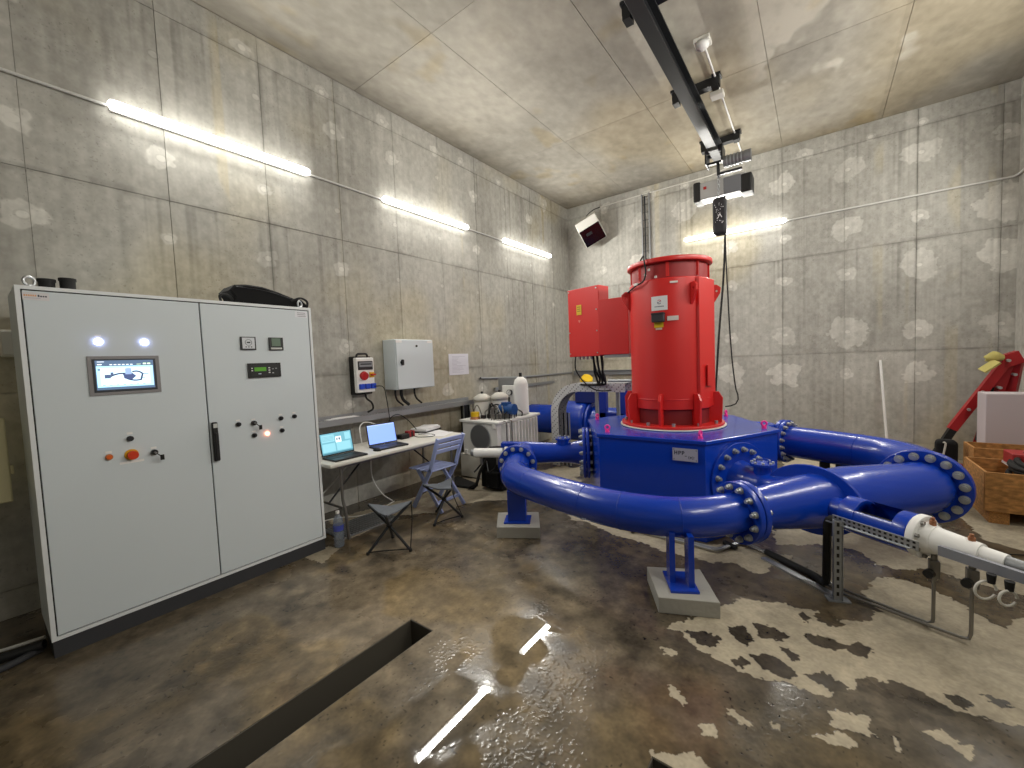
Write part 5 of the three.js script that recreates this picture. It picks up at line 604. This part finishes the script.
{ // arched perforated tray, ladder, fence and rails behind the housing
  const t = thing('arched_cable_tray', 'grey perforated cable tray rising from the floor and arching to the right', 'cable tray', [-3.06, 0, -5.25]);
  const sl = canvasTex(128, 64, (g, w, h) => { g.fillStyle = '#d6d9da'; g.fillRect(0, 0, w, h); g.fillStyle = '#6a6d70'; for (let i = 0; i < 2; i++) { g.fillRect(i * 64 + 10, 14, 26, 7); g.fillRect(i * 64 + 30, 42, 26, 7); } }); sl.wrapS = sl.wrapT = THREE.RepeatWrapping;
  const pm = std({ map: sl, roughness: 0.5, metalness: 0.4, side: THREE.DoubleSide });
  const X0 = -3.16, R = 0.44, top = 1.235, prof = (o) => { const p = [[X0 + o, 0.02]]; for (let i = 0; i <= 14; i++) { const a = PI - i / 14 * PI / 2; p.push([X0 + R + (R - o) * Math.cos(a), top - R + (R - o) * Math.sin(a)]); } p.push([-2.02, top - o]); return p; };
  const band = (o0, o1) => [...prof(o0), ...prof(o1).reverse()];
  for (const z of [-5.16, -5.4]) part(t, 'side_rail', uvFrom(extr(band(0, 0.12), 0.004).translate(0, 0, z), (x, y) => (x + y) * 9, (x, y) => (y - x) * 6), pm);
  part(t, 'tray_floor', extr(band(0.0, 0.006), 0.24).translate(0, 0, -5.4), M.galv);
  for (let i = 0; i < 7; i++) part(t, 'rung', [box(0.012, 0.012, 0.24, X0 + 0.08, 0.15 + i * 0.1, -5.28)], M.galv);
  part(t, 'strut', [box(0.04, 1.13, 0.04, -2.44, 0.57, -5.2)], M.galv); part(t, 'strut', [box(0.04, 1.13, 0.04, -2.2, 0.57, -5.36)], M.galv);
  for (let i = 0; i < 5; i++) single('tray_cable', `grey cable rising inside the arched tray, ${['first', 'second', 'third', 'fourth', 'fifth'][i]} from the left`, 'cable', [cy(V(-3.02 + i * 0.032, 0.02, -5.22), V(-3.02 + i * 0.032, 0.8, -5.22), 0.012, 0.012, 8)], i % 2 ? M.darkSteel : M.galv, 'cables in the arched tray');
  const f = thing('mesh_fence', 'grey wire mesh panel behind the turbine near the back wall', 'fence', [-2.9, 0, -7.4]);
  part(f, 'frame', [cy(V(-3.3, 0.05, -7.4), V(-3.3, 1.1, -7.4), 0.015, 0.015, 8), cy(V(-2.3, 0.05, -7.4), V(-2.3, 1.1, -7.4), 0.015, 0.015, 8), cy(V(-3.3, 1.1, -7.4), V(-2.3, 1.1, -7.4), 0.015, 0.015, 8), cy(V(-3.3, 0.06, -7.4), V(-2.3, 0.06, -7.4), 0.015, 0.015, 8)], M.galv);
  for (let i = 1; i < 14; i++) part(f, 'mesh_wire', cy(V(-3.3 + i / 14, 0.06, -7.4), V(-3.3 + i / 14, 1.1, -7.4), 0.003, 0.003, 5), M.galv); for (let i = 1; i < 14; i++) part(f, 'mesh_wire', cy(V(-3.3, 0.06 + i * 0.074, -7.397), V(-2.3, 0.06 + i * 0.074, -7.397), 0.003, 0.003, 5), M.galv);
  single('back_rail', 'grey cable channel along the back wall behind the turbine', 'rail', [box(2.3, 0.09, 0.06, -3.1, 1.27, -7.97), box(2.3, 0.012, 0.1, -3.1, 1.315, -7.95)], M.galv);
  single('bent_pipe', 'galvanised pipe bending down in front of the wire mesh', 'pipe', [bent([[-3.0, 1.16, -6.9], [-2.5, 1.16, -6.9], [-2.5, 0.0, -6.9]], 0.03, 0.1, 10)], M.galv);
  single('wall_socket', 'small white box on the back wall left of the generator', 'socket', [rbox(0.13, 0.16, 0.05, 0.01, -2.78, 1.68, -7.975)], M.white);
  const l = thing('cable_ladder', 'narrow grey cable ladder climbing the back wall above the generator', 'cable ladder', [-2.62, 1.4, -7.97]);
  for (const x of [-2.7, -2.56]) part(l, 'rail', [box(0.02, 3.2, 0.03, x, 3.05, -7.98)], M.galv); for (let i = 0; i < 22; i++) part(l, 'rung', [box(0.14, 0.012, 0.012, -2.63, 1.55 + i * 0.145, -7.985)], M.steel);
  single('ladder_cable', 'dark cable fixed along the cable ladder on the back wall', 'cable', [cy(V(-2.64, 1.5, -7.965), V(-2.64, 4.6, -7.965), 0.014, 0.014, 8)], M.darkSteel);
}
// ---------- under the ceiling ----------
{
  single('ceiling_conduit', 'thin white conduit along the top of the back wall, left of the hoist', 'conduit', [bent([[-3.55, 4.63, -7.98], [-2.7, 4.65, -7.98], [-1.5, 4.65, -7.98], [-1.15, 4.68, -7.9]], 0.012, 0.03, 8)], M.offwhite);
  const f = thing('flood_light', 'square grey floodlight with black glass tilted on the back wall near the corner', 'floodlight', [-3.62, 4.08, -7.7], null, 0.25);
  const tilt = (g) => { g.rotateX(0.5); g.rotateZ(0.42); return g; };
  part(f, 'housing', tilt(rbox(0.44, 0.52, 0.2, 0.02, 0, 0.05, 0)), M.offwhite); part(f, 'glass', tilt(rbox(0.42, 0.34, 0.03, 0.012, 0, -0.03, 0.1)), std({ color: 0x08080a, roughness: 0.15 }), 'black glass front'); part(f, 'lamp_chip', tilt(box(0.12, 0.05, 0.004, -0.05, 0.02, 0.1158)), M.darkSteel); part(f, 'bracket', [cy(V(0, 0, -0.08), V(-0.02, 0.06, -0.305), 0.025, 0.025, 8)], M.galv);
  single('flood_cable', 'short black cable from the conduit to the floodlight', 'cable', [tube([[-3.55, 4.63, -7.97], [-3.7, 4.6, -7.95], [-3.82, 4.5, -7.9], [-3.86, 4.36, -7.86]], 0.008, 6, 16)], M.rubber);
  const b = thing('hoist_beam', 'black steel crane beam under the ceiling with cross brackets', 'crane beam', [-1.2, 4.42, -4.0]);
  part(b, 'web', [box(0.012, 0.2, 6.3, -1.195, 4.55, -3.95)], M.beam); part(b, 'lower_flange', [rbox(0.125, 0.016, 6.3, 0.003, -1.195, 4.45, -3.95)], M.beam); part(b, 'upper_flange', [rbox(0.125, 0.016, 6.3, 0.003, -1.195, 4.652, -3.95)], M.beam);
  for (const z of [-1.9, -3.85, -5.45, -6.98]) { part(b, 'bracket', [box(0.52, 0.09, 0.1, -1.17, 4.71, z), box(0.09, 0.03, 0.12, -1.4, 4.77, z), box(0.09, 0.03, 0.12, -0.94, 4.77, z)], M.beam, 'black cross bracket'); part(b, 'clamp', [box(0.07, 0.1, 0.11, -1.39, 4.67, z), box(0.07, 0.06, 0.11, -0.96, 4.68, z)], M.beam); }
  single('junction_cover', 'pale grey junction box beside the middle bracket of the crane beam', 'box', [rbox(0.14, 0.05, 0.12, 0.008, -0.95, 4.6, -5.52)], M.offwhite);
  const d = thing('smoke_detector', 'round white smoke detector on the ceiling beside the crane beam', 'detector', [-0.95, 4.67, -4.77]);
  part(d, 'base', [rbox(0.15, 0.045, 0.15, 0.01, -0.95, 4.765, -4.77)], M.offwhite); part(d, 'dome', [lathe([[0, 0], [0.035, 0.004], [0.062, 0.03], [0.07, 0.07], [0, 0.07]], 22).translate(-0.95, 4.675, -4.75)], M.white); part(d, 'gland', [cy(V(-0.99, 4.76, -4.86), V(-0.99, 4.76, -4.83), 0.02), cy(V(-0.94, 4.76, -4.86), V(-0.94, 4.76, -4.83), 0.02)], M.offwhite);
  single('detector_conduit', 'thin white conduit on the ceiling from the detector to the back wall', 'conduit', [cy(V(-0.945, 4.755, -4.83), V(-0.985, 4.755, -7.97), 0.011, 0.011, 8)], M.white);
  // chain hoist
  const h = thing('chain_hoist', 'grey and black electric chain hoist hanging from the end of the crane beam', 'hoist', [-1.1, 3.25, -6.72]);
  part(h, 'trolley', [box(0.02, 0.22, 0.24, -1.3, 4.4, -6.72), box(0.02, 0.22, 0.24, -1.09, 4.4, -6.72), cy(V(-1.3, 4.48, -6.64), V(-1.25, 4.48, -6.64), 0.05), cy(V(-1.14, 4.48, -6.64), V(-1.09, 4.48, -6.64), 0.05), cy(V(-1.3, 4.48, -6.8), V(-1.25, 4.48, -6.8), 0.05), cy(V(-1.14, 4.48, -6.8), V(-1.09, 4.48, -6.8), 0.05), box(0.24, 0.03, 0.06, -1.195, 4.32, -6.72)], M.beam);
  part(h, 'trolley_motor', [cy(V(-1.08, 4.29, -6.7), V(-0.78, 4.29, -6.7), 0.075, 0.07, 22), cy(V(-0.82, 4.29, -6.7), V(-0.74, 4.29, -6.7), 0.08, 0.078, 22)], std({ color: 0x77797c, roughness: 0.4, metalness: 0.4 }), 'round grey trolley motor');
  for (let i = 0; i < 5; i++) part(h, 'motor_fin', [cy(V(-1.04 + i * 0.045, 4.29, -6.7), V(-1.025 + i * 0.045, 4.29, -6.7), 0.085, 0.085, 22)], M.galv); part(h, 'suspension', [cy(V(-1.16, 4.32, -6.72), V(-1.15, 4.08, -6.72), 0.022, 0.022, 10), box(0.3, 0.03, 0.05, -1.0, 4.14, -6.7)], M.darkSteel);
  part(h, 'hoist_body', [rbox(0.62, 0.24, 0.26, 0.02, -1.1, 3.93, -6.72)], std({ color: 0xb2b3b2, roughness: 0.35, metalness: 0.3 }), 'pale grey hoist body'); part(h, 'end_cover', [rbox(0.1, 0.28, 0.29, 0.025, -1.42, 3.93, -6.72)], M.black); part(h, 'end_cover', [rbox(0.14, 0.25, 0.28, 0.025, -0.79, 3.9, -6.72)], M.black); part(h, 'motor_cover', [rbox(0.22, 0.23, 0.27, 0.015, -0.96, 3.92, -6.715)], std({ color: 0x6a6c70, roughness: 0.4 })); part(h, 'red_mark', [box(0.04, 0.04, 0.004, -1.31, 3.96, -6.587)], std({ color: 0xa01c1c, roughness: 0.5 }));
  { const links = []; for (let i = 0; i < 9; i++) links.push(at(new THREE.TorusGeometry(0.016, 0.006, 6, 10), -1.13, 4.06 - i * 0.035, -6.57, 0, i % 2 ? PI / 2 : 0, 0)); part(h, 'chain', links, M.zinc); }
  const bin = part(h, 'chain_bag', [rbox(0.175, 0.52, 0.16, 0.05, -1.125, 3.52, -6.62)], std({ color: 0x1b1a1f, roughness: 0.7 }), 'black chain bag'); part(bin, 'chain_bag_print', [at(new THREE.PlaneGeometry(0.13, 0.3), -1.125, 3.54, -6.539)], std({ map: canvasTex(96, 220, (g, w, hh) => { g.fillStyle = '#1b1a1f'; g.fillRect(0, 0, w, hh); const r = rng(6); g.fillStyle = '#c8c6cc'; for (let i = 0; i < 26; i++) g.fillRect(6 + r() * 80, r() * 200, 3 + r() * 8, 4 + r() * 10); g.strokeStyle = '#dcdade'; g.lineWidth = 7; g.beginPath(); g.moveTo(40, 150); g.lineTo(58, 112); g.lineTo(76, 150); g.stroke(); }), roughness: 0.7 }), 'white marks on the black bag');
  single('pendant_cable', 'black hoist control cable hanging down behind the generator, left strand', 'cable', [tube([[-1.07, 3.8, -6.66], [-1.06, 3.2, -6.6], [-1.08, 2.6, -6.55], [-1.13, 1.9, -6.5], [-1.17, 1.3, -6.5], [-1.19, 1.0, -6.5]], 0.014, 6, 40)], M.rubber, 'hoist control cables'); single('pendant_cable', 'black hoist control cable bulging right before it ends behind the housing, right strand', 'cable', [tube([[-1.06, 3.8, -6.64], [-1.05, 3.1, -6.58], [-1.02, 2.4, -6.52], [-0.98, 1.6, -6.5], [-0.93, 1.1, -6.48], [-0.89, 0.95, -6.45], [-0.93, 0.85, -6.42], [-1.05, 0.82, -6.4]], 0.009, 6, 44)], M.rubber, 'hoist control cables');
}
// ---------- right rear corner ----------
{
  single('white_pole', 'thin white pole leaning against the back wall', 'pole', [cy(V(0.8, 0.02, -7.78), V(0.725, 1.38, -7.97), 0.016, 0.016, 10)], M.white);
  const c = thing('engine_crane', 'folded red engine crane standing in the right rear corner', 'crane', [1.5, 0, -7.2]);
  const red = std({ color: 0xa81a20, roughness: 0.42 });
  part(c, 'boom', [bar(V(1.74, 1.36, -7.18), V(1.3, 0.54, -7.12), 0.07, 0.085)], red); part(c, 'boom_extension', [bar(V(1.32, 0.57, -7.12), V(1.17, 0.24, -7.1), 0.06, 0.07)], M.black, 'black inner boom'); part(c, 'mast', [bar(V(1.78, 1.4, -7.24), V(1.5, 0.08, -7.3), 0.1, 0.1)], red); part(c, 'mast', [bar(V(1.83, 1.36, -7.24), V(1.72, 0.3, -7.3), 0.08, 0.1)], red);
  part(c, 'hinge_plate', [box(0.16, 0.14, 0.14, 1.77, 1.37, -7.21, 0, 0, 0.4)], red); part(c, 'ram', [cy(V(1.62, 1.05, -7.2), V(1.56, 0.4, -7.24), 0.035, 0.045, 14)], M.darkSteel); part(c, 'foot_leg', [bar(V(1.25, 0.06, -7.2), V(1.9, 0.06, -7.3), 0.08, 0.08), bar(V(1.3, 0.12, -7.0), V(1.3, 0.12, -7.6), 0.08, 0.08)], red);
  for (const [x, y] of [[1.55, 1.0], [1.44, 0.79], [1.74, 1.36], [1.79, 1.2], [1.68, 1.05], [1.55, 0.4]]) part(c, 'hinge_bolt', [cy(V(x, y, -7.2), V(x - 0.012, y, -7.055), 0.016, 0.016, 8)], M.bolt);
  { const g = new THREE.SphereGeometry(0.08, 14, 10); const p = g.attributes.position; for (let i = 0; i < p.count; i++) { const k = 0.75 + 0.5 * vn(p.getX(i) * 30 + 5, p.getY(i) * 30 + p.getZ(i) * 17); p.setXYZ(i, p.getX(i) * k * 1.0, p.getY(i) * k * 0.75, p.getZ(i) * k * 0.8); } g.computeVertexNormals(); single('yellow_rag', 'crumpled yellow cloth on top of the red engine crane', 'cloth', [g.translate(1.63, 1.4, -7.14), box(0.16, 0.02, 0.12, 1.58, 1.3, -7.06, 0.4, 0, 0.75)], std({ color: 0xbdb26a, roughness: 0.95 })); }
  const w = thing('foam_box', 'large white box standing behind the wooden crate', 'box', [1.71, 0, -6.62]);
  part(w, 'carton', [rbox(0.5, 1.02, 0.3, 0.008, 1.71, 0.51, -6.76)], std({ color: 0xc6bcc0, roughness: 0.8 })); part(w, 'side_sheet', [rbox(0.18, 1.0, 0.03, 0.004, 1.87, 0.5, -6.58)], M.white);
  const osb = std({ map: dataTex(256, 256, (i, j, o) => { const n = vn(i / 14 + 3 * vn(j / 30, 2), j / 11), m = vn(i / 9, j / 16 + 9), f = vn(i / 2, j / 2), s = 0.74 + 0.2 * (n - 0.5) + 0.2 * (m - 0.5) + 0.1 * (f - 0.5); o[0] = 205 * s + 22; o[1] = 150 * s + 14; o[2] = 88 * s + 6; }, true), roughness: 0.85 });
  const k = thing('wooden_crate', 'open chipboard crate on blocks at the right edge of the picture', 'crate', [1.55, 0, -5.6]);
  part(k, 'board', [box(0.82, 0.34, 0.018, 1.58, 0.28, -5.27)], osb); part(k, 'board', [box(0.018, 0.34, 0.62, 1.175, 0.28, -5.585)], osb); part(k, 'board', [box(0.82, 0.34, 0.018, 1.58, 0.28, -5.9)], osb); part(k, 'board', [box(0.82, 0.018, 0.62, 1.58, 0.12, -5.585)], osb); part(k, 'skid', [box(0.12, 0.11, 0.6, 1.26, 0.055, -5.585)], osb); part(k, 'skid', [box(0.12, 0.11, 0.6, 1.85, 0.055, -5.585)], osb);
  const k2 = thing('rear_crate', 'second chipboard crate behind the open one', 'crate', [1.5, 0, -6.3]); part(k2, 'board', [box(0.62, 0.5, 0.018, 1.58, 0.26, -6.1)], osb); part(k2, 'board', [box(0.018, 0.5, 0.35, 1.28, 0.26, -6.27)], osb); part(k2, 'board', [box(0.62, 0.018, 0.35, 1.58, 0.03, -6.27)], osb); part(k2, 'board', [box(0.62, 0.5, 0.018, 1.58, 0.26, -6.45)], osb);
  single('red_case', 'flat red and white case lying on the wooden crate', 'case', [[rbox(0.5, 0.12, 0.24, 0.012, 1.66, 0.5, -5.74), 0xa3282a], [box(0.51, 0.02, 0.25, 1.66, 0.44, -5.74), 0xcfcac8]], vcMat(0.5));
  { const gs = []; for (let i = 0; i < 6; i++) gs.push(at(new THREE.TorusGeometry(0.24 - (i % 2) * 0.03, 0.022, 8, 36), 1.62 + (i % 3) * 0.01, 0.4 + i * 0.03 - (i > 3 ? 0.03 : 0), -5.56, PI / 2 + 0.1 * (i % 2) + 0.12, 0, 0.1)); single('cable_coil', 'coil of thick black cable in the open crate', 'cable', gs, M.rubber); }
  single('black_sack', 'dark bag hanging beside the crate behind the large flange', 'bag', [rbox(0.17, 0.28, 0.16, 0.05, 1.12, 0.4, -6.35), rbox(0.14, 0.3, 0.14, 0.05, 1.1, 0.15, -6.35)], M.fabric);
  single('pale_strap', 'pale strap hanging on the dark bag', 'strap', [tube([[1.08, 0.52, -6.262], [1.1, 0.51, -6.26], [1.09, 0.42, -6.262], [1.08, 0.36, -6.262]], 0.009, 6, 14)], M.offwhite);
  single('loose_wire', 'thin dark wire curling on the floor in front of the crate', 'wire', [tube([[1.3, 0.008, -4.6], [1.1, 0.008, -4.5], [1.02, 0.008, -4.35], [1.12, 0.008, -4.2], [1.35, 0.008, -4.12]], 0.005, 6, 30)], M.rubber);
}
renderer.render(scene, camera);
